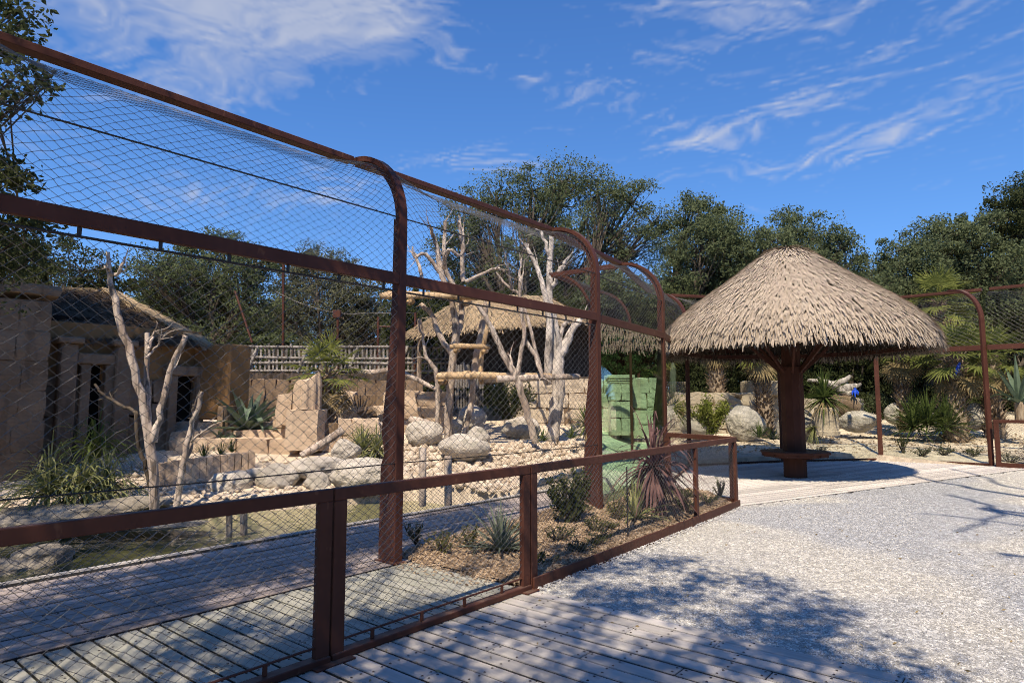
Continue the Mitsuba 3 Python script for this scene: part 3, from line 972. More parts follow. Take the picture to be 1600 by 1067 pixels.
a_ = spot_g(1557, 729)
fence_panel(F5, a_, a_ + np.array([3.4, -.25, 0]), seed=59, kerb=True, lowrail=False, wr=.002)

# ------------------------------------------------------------------ thatched shelter
H0 = np.array([HUT[0], HUT[1], HUT[2]])
S = thing('thatched_shelter', 'round thatched shelter on one brown column with a bench round its foot', 'shelter')


def lathe(c, prof, n=48):
    prof = np.asarray(prof, float)
    a = np.arange(n) * 2 * PI / n
    v = np.stack([prof[:, 0][:, None] * np.cos(a), prof[:, 0][:, None] * np.sin(a), prof[:, 1][:, None] * np.ones(n)], -1).reshape(-1, 3)
    m = len(prof)
    f = [[i * n + j, i * n + (j + 1) % n, (i + 1) * n + (j + 1) % n, (i + 1) * n + j] for i in range(m - 1) for j in range(n)]
    return v + np.asarray(c), np.array(f)


ROOF = np.array([(.02, 4.96), (.24, 4.93), (.42, 4.85), (.75, 4.62), (1.2, 4.28), (1.6, 4.0), (2.0, 3.71), (2.4, 3.37), (2.64, 3.08), (2.75, 2.80)])
ROOF = smoothline(np.c_[ROOF, 0 * ROOF[:, :1]], 4)[:, :2]
part(S, 'column', lathe(H0, [(.001, 0), (.24, 0), (.24, 2.3), (.001, 2.3)], 10), 'steel')
part(S, 'column_cap', lathe(H0, [(.001, 2.3), (.27, 2.3), (.27, 2.34), (.001, 2.34)], 10), 'steel')
part(S, 'king_post', lathe(H0, [(.2, 2.34), (.17, 4.55), (.001, 4.6)], 10), 'steel')
seat = lathe(H0, [(.25, .50), (.72, .50), (.725, .51), (.725, .54), (.72, .55), (.25, .55), (.25, .50)], 8)
part(S, 'bench_seat', seat, 'steel')
part(S, 'bench_apron', lathe(H0, [(.66, .44), (.68, .44), (.68, .498), (.66, .498), (.66, .44)], 8), 'steel')
for k in range(8):
    a = k * PI / 4 + PI / 8
    u = np.array([math.cos(a), math.sin(a), 0])
    part(S, 'seat_bracket', beam(H0 + u * .24 + [0, 0, .40], H0 + u * .66 + [0, 0, .47], .03, .05), 'steel')
    part(S, 'strut', beam(H0 + u * .2 + [0, 0, 2.22], H0 + u * 1.06 + [0, 0, 3.05], .045, .07), 'steel')
    part(S, 'rafter', beam(H0 + u * .3 + [0, 0, 4.45], H0 + u * 2.60 + [0, 0, 2.80], .06, .1), 'dark_wood')
    a2 = a + PI / 4
    u2 = np.array([math.cos(a2), math.sin(a2), 0])
    part(S, 'ring_beam', beam(H0 + u * 2.50 + [0, 0, 2.73], H0 + u2 * 2.50 + [0, 0, 2.73], .06, .1), 'steel')
inner = ROOF - [0.03, .14]
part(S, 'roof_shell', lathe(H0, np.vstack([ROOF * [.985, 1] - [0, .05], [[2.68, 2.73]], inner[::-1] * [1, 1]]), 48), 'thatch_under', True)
g = np.random.default_rng(31)
# thatch: overlapping strips laid in rings down the slope
seg = np.linalg.norm(np.diff(ROOF, axis=0), axis=1)
cum = np.concatenate([[0], np.cumsum(seg)])
PP, DD, LL, WW, NN = [], [], [], [], []
s = .02
while s < cum[-1] - .02:
    r = np.interp(s, cum, ROOF[:, 0]); z = np.interp(s, cum, ROOF[:, 1])
    i_ = max(min(np.searchsorted(cum, s), len(seg)) - 1, 0)
    tr, tzz = (ROOF[i_ + 1] - ROOF[i_]) / seg[i_]
    n = max(10, int(2 * PI * max(r, .12) / .034))
    a = np.arange(n) * 2 * PI / n + g.normal(0, .35, n) * 2 * PI / n * 1.2 + s * 13
    ds = g.normal(0, .035, n)
    rr, zz = r + tr * ds, z + tzz * ds
    u = np.stack([np.cos(a), np.sin(a), 0 * a], 1)
    nrm_ = u * (-tzz) + np.array([0, 0, 1]) * tr
    d = u * tr + np.array([0, 0, 1]) * tzz
    lift_ = .10 + .26 * g.random(n)
    sk = g.normal(0, .20, n)
    d = d + nrm_ * lift_[:, None] + np.stack([-np.sin(a), np.cos(a), 0 * a], 1) * sk[:, None]
    PP.append(H0 + u * rr[:, None] + np.array([0, 0, 1]) * zz[:, None]); DD.append(d)
    LL.append(.20 + .13 * g.random(n)); WW.append(.027 + .018 * g.random(n)); NN.append(nrm_)
    s += .066
tprof = lambda t: [.8, 1.0, .85, .40][min(3, int(round(t * 3)))]
PP, DD, LL, WW, NN = map(lambda x: np.concatenate(x), (PP, DD, LL, WW, NN))
part(S, 'thatch', blades(PP, DD, LL, WW, np.full(len(PP), .30), 3, .18, tprof, NN), 'thatch', stuff=True)
n = 1500
a = g.random(n) * 2 * PI
u = np.stack([np.cos(a), np.sin(a), 0 * a], 1)
part(S, 'eave_fringe', blades(H0 + u * (2.56 + .23 * g.random(n))[:, None] + np.array([0, 0, 1]) * (2.85 - .06 * g.random(n))[:, None], u * .35 + np.array([0, 0, -1]) + g.normal(0, .18, (n, 3)), .14 + .14 * g.random(n), .018 + .016 * g.random(n), .3, 3, .15, tprof, u), 'thatch', stuff=True)
n = 900
a = g.random(n) * 2 * PI
u = np.stack([np.cos(a), np.sin(a), 0 * a], 1)
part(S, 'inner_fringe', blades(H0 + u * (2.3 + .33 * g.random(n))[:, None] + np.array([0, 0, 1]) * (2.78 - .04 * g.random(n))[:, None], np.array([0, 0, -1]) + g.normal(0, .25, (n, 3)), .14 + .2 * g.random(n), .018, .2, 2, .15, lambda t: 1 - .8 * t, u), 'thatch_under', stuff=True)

# ------------------------------------------------------------------ trees
def tree(name, label, cat, base, lobes, leafmat_, leaf=.14, dens=2.2, seed=0, trunk_r=.22, fork=.4, twig=True, group=None, depth_j=.45, limbmat='tree_bark', clump=.30, limb=.55):
    """lobes: (x, y, z, r) in metres. Trunk, limbs to every lobe, twigs to every clump, leaves round the twig ends."""
    k = thing(name, label, cat, group)
    g = np.random.default_rng(seed)
    base = np.asarray(base, float)
    lobes = np.asarray(lobes, float)
    cen = lobes[:, :3].mean(0)
    low = lobes[:, 2].min()
    f = base + (cen - base) * [.35, .35, 0] + [0, 0, max((low - base[2]) * fork + .3, .6)]
    tp = smoothline([base - [0, 0, .25], base + (f - base) * .5 + g.normal(0, .12, 3) * [1, 1, 0], f], 4)
    part(k, 'trunk', tube(tp, np.linspace(trunk_r * 1.25, trunk_r * .8, len(tp)), 9, .08, seed), limbmat, True)
    br, P = [], []
    for (x, y, z, r) in lobes:
        c = np.array([x, y, z])
        mid = (f + c) / 2 + g.normal(0, .12, 3) * np.linalg.norm(c - f) * [1, 1, .5] - [0, 0, .08 * np.linalg.norm(c - f)]
        lp = smoothline([f, mid, c], 4, .04 * r, int(g.integers(1e6)))
        r0 = trunk_r * limb * min(1.2, .5 + r / 3)
        br.append(tube(lp, np.linspace(r0, r0 * .3, len(lp)), 6, .08, 1))
        nl = int(dens * PI * r * r / (.5 * leaf * leaf * .55))
        nl = min(nl, 9000)
        nc = max(6, int(nl / 70))
        dirs = norm(g.normal(size=(nc, 3)))
        rad = r * g.random(nc) ** (1 / 2.4) * (.82 + .36 * g.random(nc))
        cc = c + dirs * rad[:, None] * [1, 1, .88]
        if twig:
            for q in cc[:: max(1, nc // 26)]:
                s0 = lp[g.integers(len(lp) // 2, len(lp))]
                br.append(tube(smoothline([s0, (s0 + q) / 2 + g.normal(0, .1 * r, 3), q], 2), [r0 * .28, r0 * .2, r0 * .16, .012, .008][:5], 4, 0, 0, False))
        per = np.maximum(8, (g.gamma(3, nl / nc / 3, nc)).astype(int))
        idx = np.repeat(np.arange(nc), per)
        cr = (clump * r * .55 + .12) * (.6 + .8 * g.random(nc))
        off = np.clip(g.normal(size=(len(idx), 3)), -1.5, 1.5) * [1, 1, .62] * cr[idx][:, None] * .72
        P.append(cc[idx] + off)
    part(k, 'branches', merge(br), limbmat, True, True)
    part(k, 'crown', leaves(np.vstack(P), leaf, g, .52), leafmat_, stuff=True)
    return k


def plobes(d, L, seed=0, dj=.5):
    """Crown lobes measured as bearing, elevation and width at distance d."""
    g = np.random.default_rng(seed)
    out = []
    for px, py, r in L:
        dd = d + g.normal(0, dj)
        out.append([*site(px, py, dd), r * d / 1010])
    return out


def ground_at(px, d):
    p = site(px, 600, d)
    return np.array([p[0], p[1], tz(p[0], p[1])])


def copy_tree(proto, name, label, cat, base, width, height, turn, group):
    k = thing(name, label, cat, group)
    M = T().translate([float(x) for x in base]).rotate([0, 0, 1], float(turn)).scale([width, width, height])
    for p in ('trunk', 'branches', 'crown'):
        kk = k + '__' + p
        scene[kk] = {**scene[proto + '__' + p], 'to_world': M}
        if p in ('branches', 'crown'): labels[kk] = {'kind': 'stuff'}
    return k


def proto_tree(seed, n, wide, z0, leafm, leaf, dens):
    g = np.random.default_rng(seed)
    L = []
    for i in range(n):
        a, rr, z = g.random() * 2 * PI, wide * g.random() ** .6, z0 + (1 - z0 - .14) * (i + .5) / n
        L.append([math.cos(a) * rr * (1.15 - .75 * z), math.sin(a) * rr * (1.15 - .75 * z), z, .15 + .05 * g.random()])
    L = np.array(L) * 10
    return L, dict(leafmat_=leafm, leaf=leaf, dens=dens, seed=seed, trunk_r=.22, fork=.4, twig=False)


PROTO = {}


def wood_tree(kind, name, label, cat, base, width, height, turn, group):
    if kind not in PROTO:
        L, kw = proto_tree(*{'dark': (801, 22, .30, .16, 'leaf_dark', .26, 2.6), 'oak': (802, 22, .30, .16, 'leaf_oak', .26, 2.6), 'hedge': (803, 24, .34, .02, 'leaf_dark', .24, 2.4)}[kind])
        k = tree(name, label, cat, (0, 0, 0), L, group=group, **kw)
        PROTO[kind] = k
        M = T().translate([float(x) for x in base]).rotate([0, 0, 1], float(turn)).scale([width, width, height])
        for p in ('trunk', 'branches', 'crown'):
            scene[k + '__' + p]['to_world'] = M
        return k
    return copy_tree(PROTO[kind], name, label, cat, base, width, height, turn, group)


BG = 'oaks behind the enclosure'
tree('evergreen_oak', 'tall open oak with forking limbs, the highest behind the net', 'tree', ground_at(800, 30), plobes(31, [(735, 335, 46), (700, 400, 42), (760, 420, 44), (820, 400, 46), (880, 420, 46), (775, 305, 44), (830, 300, 48), (880, 285, 52), (935, 305, 52), (985, 320, 46), (1020, 350, 42), (760, 385, 38), (715, 370, 36), (850, 350, 44), (905, 365, 50), (970, 375, 50)], 1, .9), 'leaf_oak', .125, 1.9, 101, .34, .25, clump=.36)
tree('evergreen_oak', 'slender oak right of the tallest oak, above the netted arch', 'tree', ground_at(1080, 30), plobes(30, [(1085, 325, 38), (1130, 360, 44), (1150, 400, 46), (1100, 370, 48), (1050, 390, 45), (1120, 420, 50), (1060, 440, 52)], 2), 'leaf_oak', .125, 2.9, 102, .25, .5)
tree('evergreen_oak', 'broad oak directly behind the shelter\'s peak', 'tree', ground_at(1235, 29), plobes(29, [(1235, 362, 46), (1195, 385, 42), (1280, 378, 44), (1320, 390, 38), (1240, 425, 62), (1310, 440, 55), (1165, 410, 42), (1170, 460, 50), (1250, 490, 60)], 3), 'leaf_oak', .125, 3.0, 103, .3, .5)
tree('evergreen_oak', 'dense oak right of the gap in the tree line', 'tree', ground_at(1450, 28), plobes(28, [(1470, 372, 42), (1425, 392, 42), (1385, 425, 40), (1345, 440, 40), (1370, 460, 44), (1530, 370, 44), (1550, 420, 50), (1500, 378, 42), (1440, 430, 55), (1510, 430, 55), (1400, 465, 45), (1340, 470, 48), (1540, 480, 60), (1470, 490, 60)], 4), 'leaf_oak', .125, 3.0, 104, .3, .5)
tree('evergreen_oak', 'tall dark oak at the far right edge', 'tree', ground_at(1620, 29), plobes(29, [(1600, 310, 48), (1570, 340, 36), (1640, 330, 70), (1590, 390, 55), (1650, 420, 80), (1590, 460, 60)], 5), 'leaf_dark', .13, 2.9, 105, .3, .5)
tree('evergreen_oak', 'dark rounded oak behind the left building\'s straw roof', 'tree', ground_at(330, 28), plobes(28, [(350, 392, 42), (300, 405, 42), (260, 420, 40), (390, 415, 42), (330, 450, 60), (260, 470, 50), (400, 470, 52), (330, 510, 65), (230, 440, 42)], 6), 'leaf_oak', .125, 3.0, 106, .3, .5)
tree('olive_tree', 'grey green airy tree behind the picket bridge', 'tree', ground_at(500, 33), plobes(33, [(495, 410, 36), (460, 430, 38), (530, 430, 42), (570, 450, 36), (480, 475, 50), (550, 480, 46), (600, 490, 40), (430, 480, 42), (520, 520, 50), (620, 520, 36)], 7), 'leaf_olive', .125, 2.6, 107, .22, .5)
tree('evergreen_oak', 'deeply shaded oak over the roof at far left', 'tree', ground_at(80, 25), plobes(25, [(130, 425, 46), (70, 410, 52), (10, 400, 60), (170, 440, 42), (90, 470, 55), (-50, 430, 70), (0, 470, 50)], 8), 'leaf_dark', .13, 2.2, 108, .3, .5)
tree('evergreen_oak', 'low oak between treehouse roof and netted arch', 'tree', ground_at(960, 29), plobes(29, [(960, 450, 40), (1000, 470, 45), (920, 470, 35), (1030, 500, 50), (960, 520, 50), (890, 500, 34)], 9), 'leaf_oak', .13, 2.4, 109, .2, .5)
for i, px in enumerate((640, 700, 760, 820, 880, 935, 1000, 1060, 1130, 1200, 1265, 1330, 1400, 1470, 1540, 1610, 1680)):
    where = ['behind the main curved post', 'behind the platform trunks', 'under the treehouse, left', 'under the treehouse, middle', 'under the treehouse, right', 'behind the white trunk', 'behind the green pane', 'left of the shelter deck\'s first post', 'behind the pale wall at left', 'behind the pale wall near the column', 'behind the potted yucca', 'behind the bleached driftwood', 'behind the slim dark palm', 'behind the broad yucca mound', 'behind the arched post', 'at the far right edge', 'beyond the far right edge'][i]
    g = np.random.default_rng(430 + i)
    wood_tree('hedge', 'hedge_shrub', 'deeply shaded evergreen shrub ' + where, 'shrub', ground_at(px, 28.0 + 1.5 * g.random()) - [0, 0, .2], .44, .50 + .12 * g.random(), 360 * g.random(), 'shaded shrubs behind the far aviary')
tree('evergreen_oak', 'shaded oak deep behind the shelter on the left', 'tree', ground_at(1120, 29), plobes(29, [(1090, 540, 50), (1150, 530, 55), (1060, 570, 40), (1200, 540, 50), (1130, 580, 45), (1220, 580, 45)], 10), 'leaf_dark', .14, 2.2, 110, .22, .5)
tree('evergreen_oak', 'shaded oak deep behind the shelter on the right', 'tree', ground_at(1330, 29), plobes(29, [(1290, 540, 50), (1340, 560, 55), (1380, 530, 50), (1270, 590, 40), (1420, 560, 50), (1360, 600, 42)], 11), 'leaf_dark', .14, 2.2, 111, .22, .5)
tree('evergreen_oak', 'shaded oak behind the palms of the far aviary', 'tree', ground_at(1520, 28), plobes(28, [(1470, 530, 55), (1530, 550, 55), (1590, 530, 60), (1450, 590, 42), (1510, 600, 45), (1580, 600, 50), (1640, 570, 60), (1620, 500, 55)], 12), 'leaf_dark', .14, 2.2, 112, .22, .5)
# the big oak past the left edge: shades the stone building, its outer sprays reach into view
g = np.random.default_rng(400)
BACK = [(-40, 470, 34), (90, 470, 38), (210, 475, 36), (310, 470, 40), (430, 500, 42), (560, 500, 44), (680, 470, 42), (760, 440, 40), (860, 440, 44), (960, 440, 42), (1050, 440, 42), (1130, 445, 42), (1210, 430, 44), (1300, 440, 44), (1380, 470, 42), (1460, 450, 42), (1550, 430, 40), (1650, 420, 38)]
for i, (px, top, d) in enumerate(BACK):
    hgt = (630 - top) * d / 1010 + 1.66 - 1.5
    where = ['beyond the left building, outermost', 'beyond the left building, second', 'left of the rounded oak behind the straw roof', 'right behind the rounded oak', 'behind the grey olive at its left', 'behind the grey olive at its right', 'behind the main curved post', 'below the tallest oak at its left', 'below the tallest oak in the middle', 'below the tallest oak at its right', 'behind the netted arch', 'left behind the shelter roof', 'behind the shelter peak', 'right behind the shelter roof', 'in the gap of the tree line', 'behind the dense right-hand oak', 'far right in the back row', 'outermost right in the back row'][i]
    wood_tree('dark' if i % 2 else 'oak', 'woodland_tree', 'dark woodland tree ' + where, 'tree', ground_at(px, d), (.85 + .25 * g.random()), hgt / 9.6, 360 * g.random(), 'back row of woodland trees')
for i, (a_, d) in enumerate(((60, 30), (72, 27), (84, 24), (95, 20), (112, 23), (128, 21), (143, 24), (158, 22), (173, 25), (188, 23), (203, 22), (218, 24), (233, 21), (250, 20), (266, 22))):  # added unseen trees: darken the pane reflections and cut sky light
    g = np.random.default_rng(700 + i)
    b_3 = math.radians(a_) - HEAD
    c_ = np.array([math.sin(b_3) * d, math.cos(b_3) * d, 0])
    where = ['right of the frame, by the far aviary', 'right of the frame, second', 'right of the frame, third', 'to the right of the plaza', 'right of the plaza, further back', 'behind the viewer at far right', 'behind the viewer at right', 'behind the viewer, right of the middle', 'behind the viewer in the middle', 'behind the viewer, left of the middle', 'behind the viewer at left', 'behind the viewer at far left', 'left of the deck behind the viewer', 'left of the deck', 'left of the pond'][i]
    wood_tree('oak' if i % 2 else 'dark', 'added_park_tree', 'added unseen park tree standing ' + where, 'tree', c_ + [0, 0, -.1], 1.0, .80 + .15 * g.random(), 360 * g.random(), 'added trees round the plaza out of view')
for i, (a_, d) in enumerate(((57, 33), (66, 32), (76, 31), (88, 30), (100, 27), (118, 29), (136, 27), (154, 29), (172, 30), (190, 29), (208, 28), (226, 29), (244, 27))):  # added unseen hedge, closing sky gaps in the pane reflections
    b_3 = math.radians(a_) - HEAD
    g = np.random.default_rng(760 + i)
    where = ['right of the frame, nearest it', 'right of the frame, second from it', 'right of the frame, third from it', 'right of the frame, fourth from it', 'right of the plaza', 'right of the plaza, second', 'behind the viewer, far right', 'behind the viewer, right', 'behind the viewer, right of the middle', 'straight behind the viewer', 'behind the viewer, left of the middle', 'behind the viewer, left', 'behind the viewer, far left'][i]
    wood_tree('hedge', 'hedge_shrub', 'added unseen park hedge shrub ' + where, 'shrub', np.array([math.sin(b_3) * d, math.cos(b_3) * d, -.2]), .62, .55 + .1 * g.random(), 360 * g.random(), 'added hedge round the plaza out of view')
c0 = site(-330, 300, 11.5)
g = np.random.default_rng(402)
shade = []
for px, py, d, h, r in [(20, 640, 13.8, 8, 1.1), (20, 520, 13.8, 7, 1.1), (90, 640, 14.6, 8, 1.1), (90, 540, 14.6, 7, 1.0), (160, 650, 15.3, 8, 1.1), (160, 560, 15.3, 7, 1.0), (230, 650, 15.9, 8, 1.1), (300, 640, 16.5, 8.5, 1.1), (340, 600, 17, 8.5, .9), 
                        (40, 500, 15, 6.5, 1.1), (120, 500, 16, 6.5, 1.1), (50, 450, 17, 6, 1.0), (120, 470, 17, 6, 1.0), (210, 710, 14, 8, .9), (340, 620, 17, 12, 1.3), (360, 560, 17.2, 12, 1.2), (10, 500, 12.8, 11, 1.2), (10, 600, 12.8, 11, 1.2), (0, 700, 12.8, 11, 1.2), (-40, 560, 12.8, 11, 1.2), (120, 470, 17, 11, 1.2), (270, 640, 16, 12, 1.2), (200, 690, 14.5, 11, 1.1)]:
    q = lift(site(px, py, d), h)
    r3 = q - EYE
    if r3 @ FWD < .5 or 800 + 1010 * (r3 @ RIGHT) / (r3 @ FWD) + 1010 * r / (r3 @ FWD) < 20:
        shade.append([*q, r])
lob = [[*site(-150, 120, 11), 1.5], [*site(-260, 60, 12), 1.9], [*site(-380, 140, 12), 2.0], [*site(-470, 260, 11), 1.9], [*site(-200, 250, 11.5), 1.5], [*site(-330, -60, 13), 1.9], [*site(-150, -60, 12), 1.5], [*site(-430, 30, 14), 2.0], [*site(-560, 130, 13), 2.0], [*site(-90, 330, 12.5), 1.2],
       *shade, [*site(-20, 40, 9.2), .62], [*site(-15, 150, 9), .55], [*site(30, 135, 8.8), .32], [*site(60, 125, 8.7), .2], [*site(-5, 240, 9), .5], [*site(-8, 300, 9), .5], [*site(20, 20, 9.4), .3], [*site(5, 365, 9.3), .6], [*site(-30, 440, 9.5), .6]]
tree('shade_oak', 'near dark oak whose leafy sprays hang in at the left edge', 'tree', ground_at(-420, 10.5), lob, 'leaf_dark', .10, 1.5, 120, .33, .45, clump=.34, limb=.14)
# trees behind the visitor: their shade falls on the deck and the gravel
lob = []
g = np.random.default_rng(77)
for px, py, r in [(60, 985, .75), (170, 905, .6), (330, 1010, .5), (330, 880, .45), (470, 900, .5), (450, 1040, .5), (585, 985, .3), (690, 1030, .45), (740, 985, .3), (870, 985, .4), (905, 900, .38), (1000, 880, .45), (1060, 935, .5), (1150, 900, .42), (1190, 960, .5), (1270, 940, .4), (1330, 1000, .42), (1120, 1020, .5), (1000, 1040, .5), (880, 1050, .4), (1400, 1040, .35),
                  (120, 860, .5), (250, 950, .5), (770, 880, .35), (880, 870, .3), (960, 940, .4), (1230, 1010, .4), (780, 1060, .4), (560, 1060, .4), (1300, 1050, .3)]:
    p = spot_g(px, py)
    lob.append([*lift(p, 5.6 + 1.6 * g.random()), r])
for y in np.arange(-.2, 5.0, .70):      # boughs over the cage front and the fence
    for z in (2.0, 3.0, 3.9, 4.7):
        lob.append([*lift((WX - .3, y + .3 * g.random(), z), 3.4 + 1.6 * g.random()), .30 + .14 * g.random()])
for y in np.arange(-.1, 3.5, .55):
    for z in (2.95, 4.5):
        lob.append([*lift((WX, y, z), 4.2 + 1.2 * g.random()), .33])
for y, z in ((2.3, .35), (2.6, .7), (2.9, .4), (2.5, 1.0), (1.9, .9), (3.2, .9)):
    lob.append([*lift((FX, y, z), 5.4 + g.random()), .30])
for px, py, d, h, r in [(60, 860, 8.6, 6.5, .7), (150, 850, 9, 7, .7), (20, 800, 10, 7.5, .7), (250, 850, 9.3, 7, .7), (340, 850, 9.4, 7.5, .6), (430, 845, 9.4, 7.5, .5), (0, 880, 7.8, 6, .7), (120, 800, 10.2, 7.5, .6)]:
    lob.append([*lift(site(px, py, d), h), r])
for y in np.arange(.4, 3.4, .6):
    lob.append([*lift((FX, y, .9), 5.2 + 1.2 * g.random()), .40])
tree('plaza_tree', 'leafy tree standing behind the viewer, shading deck and gravel', 'tree', (.4, -5.6, 0), lob, 'leaf_oak', .10, 2.1, 121, .16, .7, twig=False, clump=.5, limb=.2)
k = thing('bare_tree', 'tall bare tree to the right of the plaza, casting long limb shadows', 'tree')
tp = smoothline([(11, 1, -.2), (10.6, 1.5, 5), (9.6, 2.2, 9.6)], 4)
part(k, 'trunk', tube(tp, np.linspace(.3, .16, len(tp)), 9, .08, 1), 'tree_bark', True)
for pts, r0, r1 in (([(1372, 724), (1420, 742), (1500, 757), (1600, 774)], .035, .09), ([(1482, 731), (1540, 745), (1600, 763)], .03, .06), ([(1482, 771), (1540, 787), (1600, 805)], .04, .09),
                    ([(1430, 800), (1480, 804), (1540, 811)], .02, .035), ([(1496, 829), (1530, 816), (1565, 803), (1600, 800)], .035, .06), ([(1560, 860), (1580, 866), (1610, 868)], .03, .05), ([(1578, 870), (1600, 866)], .02, .03)):
    q = [lift(spot_g(*p), 10.6) for p in pts]
    q.append(tp[-1] if len(pts) > 3 else q[-1] + np.array([2.4, -.8, -.4]))
    lp = smoothline(q, 4, .03, 5)
    part(k, 'branch', tube(lp, np.linspace(r0, r1, len(lp)), 6, .1, 2), 'tree_bark', True)

# ------------------------------------------------------------------ bare climbing trees and timber inside the cage
def limbs(owner, d, L, mat_='dead_wood', names=None, dj=.25, seed=0):
    g = np.random.default_rng(seed)
    for k, poly in enumerate(L):
        dd = d + (g.normal(0, dj, 2) if k else np.zeros(2))
        n = len(poly)
        pts = []
        for i, (x, y, r) in enumerate(poly):
            w = i / max(1, n - 1)
            di = (d if i == 0 else dd[0] * (1 - w) + dd[1] * w)
            pts.append([*site(x, y, di), (.74 if d < 16.4 or d > 16.6 else .8) * r * di / 1010])
        lp = smoothline(pts, 4)
        lp[1:-1, :3] += g.normal(0, .012, (len(lp) - 2, 3))
        part(owner, 'trunk' if k == 0 else 'branch', tube(lp[:, :3], np.maximum(lp[:, 3], .008), 9, .12, seed + k), mat_, True)
        if k and len(lp) > 4:
            tw = []
            for q in range(4):
                i = int(g.integers(len(lp) // 2, len(lp)))
                d3 = norm(lp[min(i + 1, len(lp) - 1), :3] - lp[i - 1, :3] + g.normal(0, .7, 3) * np.linalg.norm(lp[-1, :3] - lp[0, :3]) / len(lp))
                ll = (.12 + .3 * g.random()) * (1.4 if d > 14 else 1)
                tw.append(tube(smoothline([lp[i, :3], lp[i, :3] + d3 * ll * .5 + g.normal(0, .03, 3), lp[i, :3] + d3 * ll + g.normal(0, .05, 3)], 3), np.linspace(.35 * lp[i, 3] + .004, .004, 7), 5))
            part(owner, 'twigs', merge(tw), mat_, False, True)


CT = 'bare trunks set up for climbing'
t = thing('climbing_tree', 'bare forked trunk with three pale stems rising in front of the left building', 'dead tree')
limbs(t, 10.2, [[(241, 800, 10), (238, 720, 9.5), (222, 620, 9), (200, 540, 8), (182, 480, 7), (173, 440, 5.5), (168, 394, 3.5)], [(236, 700, 8), (232, 660, 6), (230, 600, 5.5), (230, 520, 5)],
                [(240, 690, 8), (252, 640, 6.5), (265, 580, 6), (290, 524, 5.5)], [(173, 430, 4), (185, 425, 3.5), (195, 402, 2.2)], [(172, 425, 3), (166, 418, 2), (161, 413, 1.4)], [(232, 545, 3.5), (238, 528, 2.6), (242, 518, 2)],
                [(228, 560, 3), (245, 540, 2.2), (251, 530, 1.5)]], seed=1)
t = thing('climbing_tree', 'thin crooked bare sapling right of the three-stemmed trunk', 'dead tree')
limbs(t, 10.4, [[(276, 795, 7), (283, 740, 6), (296, 680, 5.5), (308, 640, 5), (316, 612, 4.2)], [(283, 735, 4.5), (297, 700, 4), (303, 650, 3.5), (302, 632, 3)], [(298, 690, 3), (312, 678, 2), (324, 668, 1.5)]], seed=2)
t = thing('climbing_tree', 'dark crooked branch leaning from the shaded bank at left', 'dead tree')
limbs(t, 10.3, [[(240, 770, 5), (225, 720, 4.5), (214, 690, 4), (212, 645, 4), (190, 635, 3.5), (165, 618, 3), (148, 600, 2.5)], [(190, 635, 2.6), (175, 622, 2)]], 'tree_bark', seed=3)
t = thing('climbing_tree', 'tall bare trunk group carrying the plank platforms', 'dead tree')
limbs(t, 17, [[(700, 692, 9), (702, 620, 8.5), (708, 560, 9), (712, 520, 8), (706, 470, 6), (690, 430, 6.5), (683, 390, 5), (674, 355, 3.5)], [(722, 690, 6), (735, 640, 6), (742, 570, 7), (752, 520, 7), (758, 475, 7)],
              [(680, 690, 5), (684, 640, 5), (682, 585, 5), (668, 560, 4), (660, 530, 3), (655, 500, 3)], [(708, 555, 7), (690, 530, 6), (672, 490, 5), (657, 475, 5)], [(712, 530, 7), (722, 490, 6), (716, 455, 5), (700, 430, 5), (694, 395, 4.5), (696, 345, 3.5)],
              [(694, 420, 4.5), (700, 390, 4), (720, 400, 3), (724, 370, 3), (718, 345, 3)], [(724, 440, 5), (722, 410, 5), (722, 380, 4), (716, 348, 3)], [(690, 430, 4), (665, 398, 4), (648, 402, 2.6), (645, 385, 2)], [(727, 440, 4), (750, 430, 3), (775, 420, 2.5), (790, 424, 2)],
              [(676, 370, 3), (672, 352, 2)], [(660, 445, 4), (655, 415, 3.5), (646, 395, 2.6)]], seed=4)
t = thing('climbing_tree', 'leaning bare Y-shaped trunk between platform and white trunk', 'dead tree')
limbs(t, 15.5, [[(838, 692, 8), (822, 640, 7.5), (808, 590, 7.5), (790, 560, 6.5), (772, 520, 6), (758, 495, 5), (745, 475, 4)], [(808, 585, 6), (815, 550, 4.5), (820, 520, 4.5), (815, 490, 4), (813, 455, 3.2), (816, 430, 2.6)], [(819, 530, 4.5), (835, 555, 4.5), (848, 590, 4)], [(800, 572, 3), (797, 555, 2)]], seed=5)
t = thing('climbing_tree', 'thick whitened bare trunk with stubby arms near the glass bay', 'dead tree')
limbs(t, 16.5, [[(862, 690, 14), (868, 640, 13), (872, 590, 13.5), (868, 545, 14), (862, 500, 11), (858, 460, 7), (860, 410, 6), (862, 365, 4.5)], [(868, 560, 12), (880, 545, 10), (893, 520, 7.5), (905, 500, 6)], [(862, 520, 7), (855, 480, 6.5), (846, 440, 5), (830, 400, 4), (820, 380, 3)],
                [(872, 540, 6), (878, 515, 5), (884, 505, 4)], [(862, 450, 5), (872, 430, 4), (882, 408, 3.4)], [(858, 400, 4), (850, 375, 3.4), (846, 362, 2.6)], [(856, 600, 8), (857, 540, 7), (858, 480, 6)]], 'white_wood', seed=6)
t = thing('climbing_tree', 'thin bare twiggy top left of the white trunk', 'dead tree')
limbs(t, 18, [[(848, 590, 4), (825, 500, 3.5), (812, 460, 3.2), (800, 452, 3), (786, 440, 2.6), (775, 425, 2)], [(812, 462, 2.6), (812, 430, 2), (815, 405, 1.6)], [(800, 452, 2.4), (795, 425, 2), (790, 400, 1.5)]], seed=7)


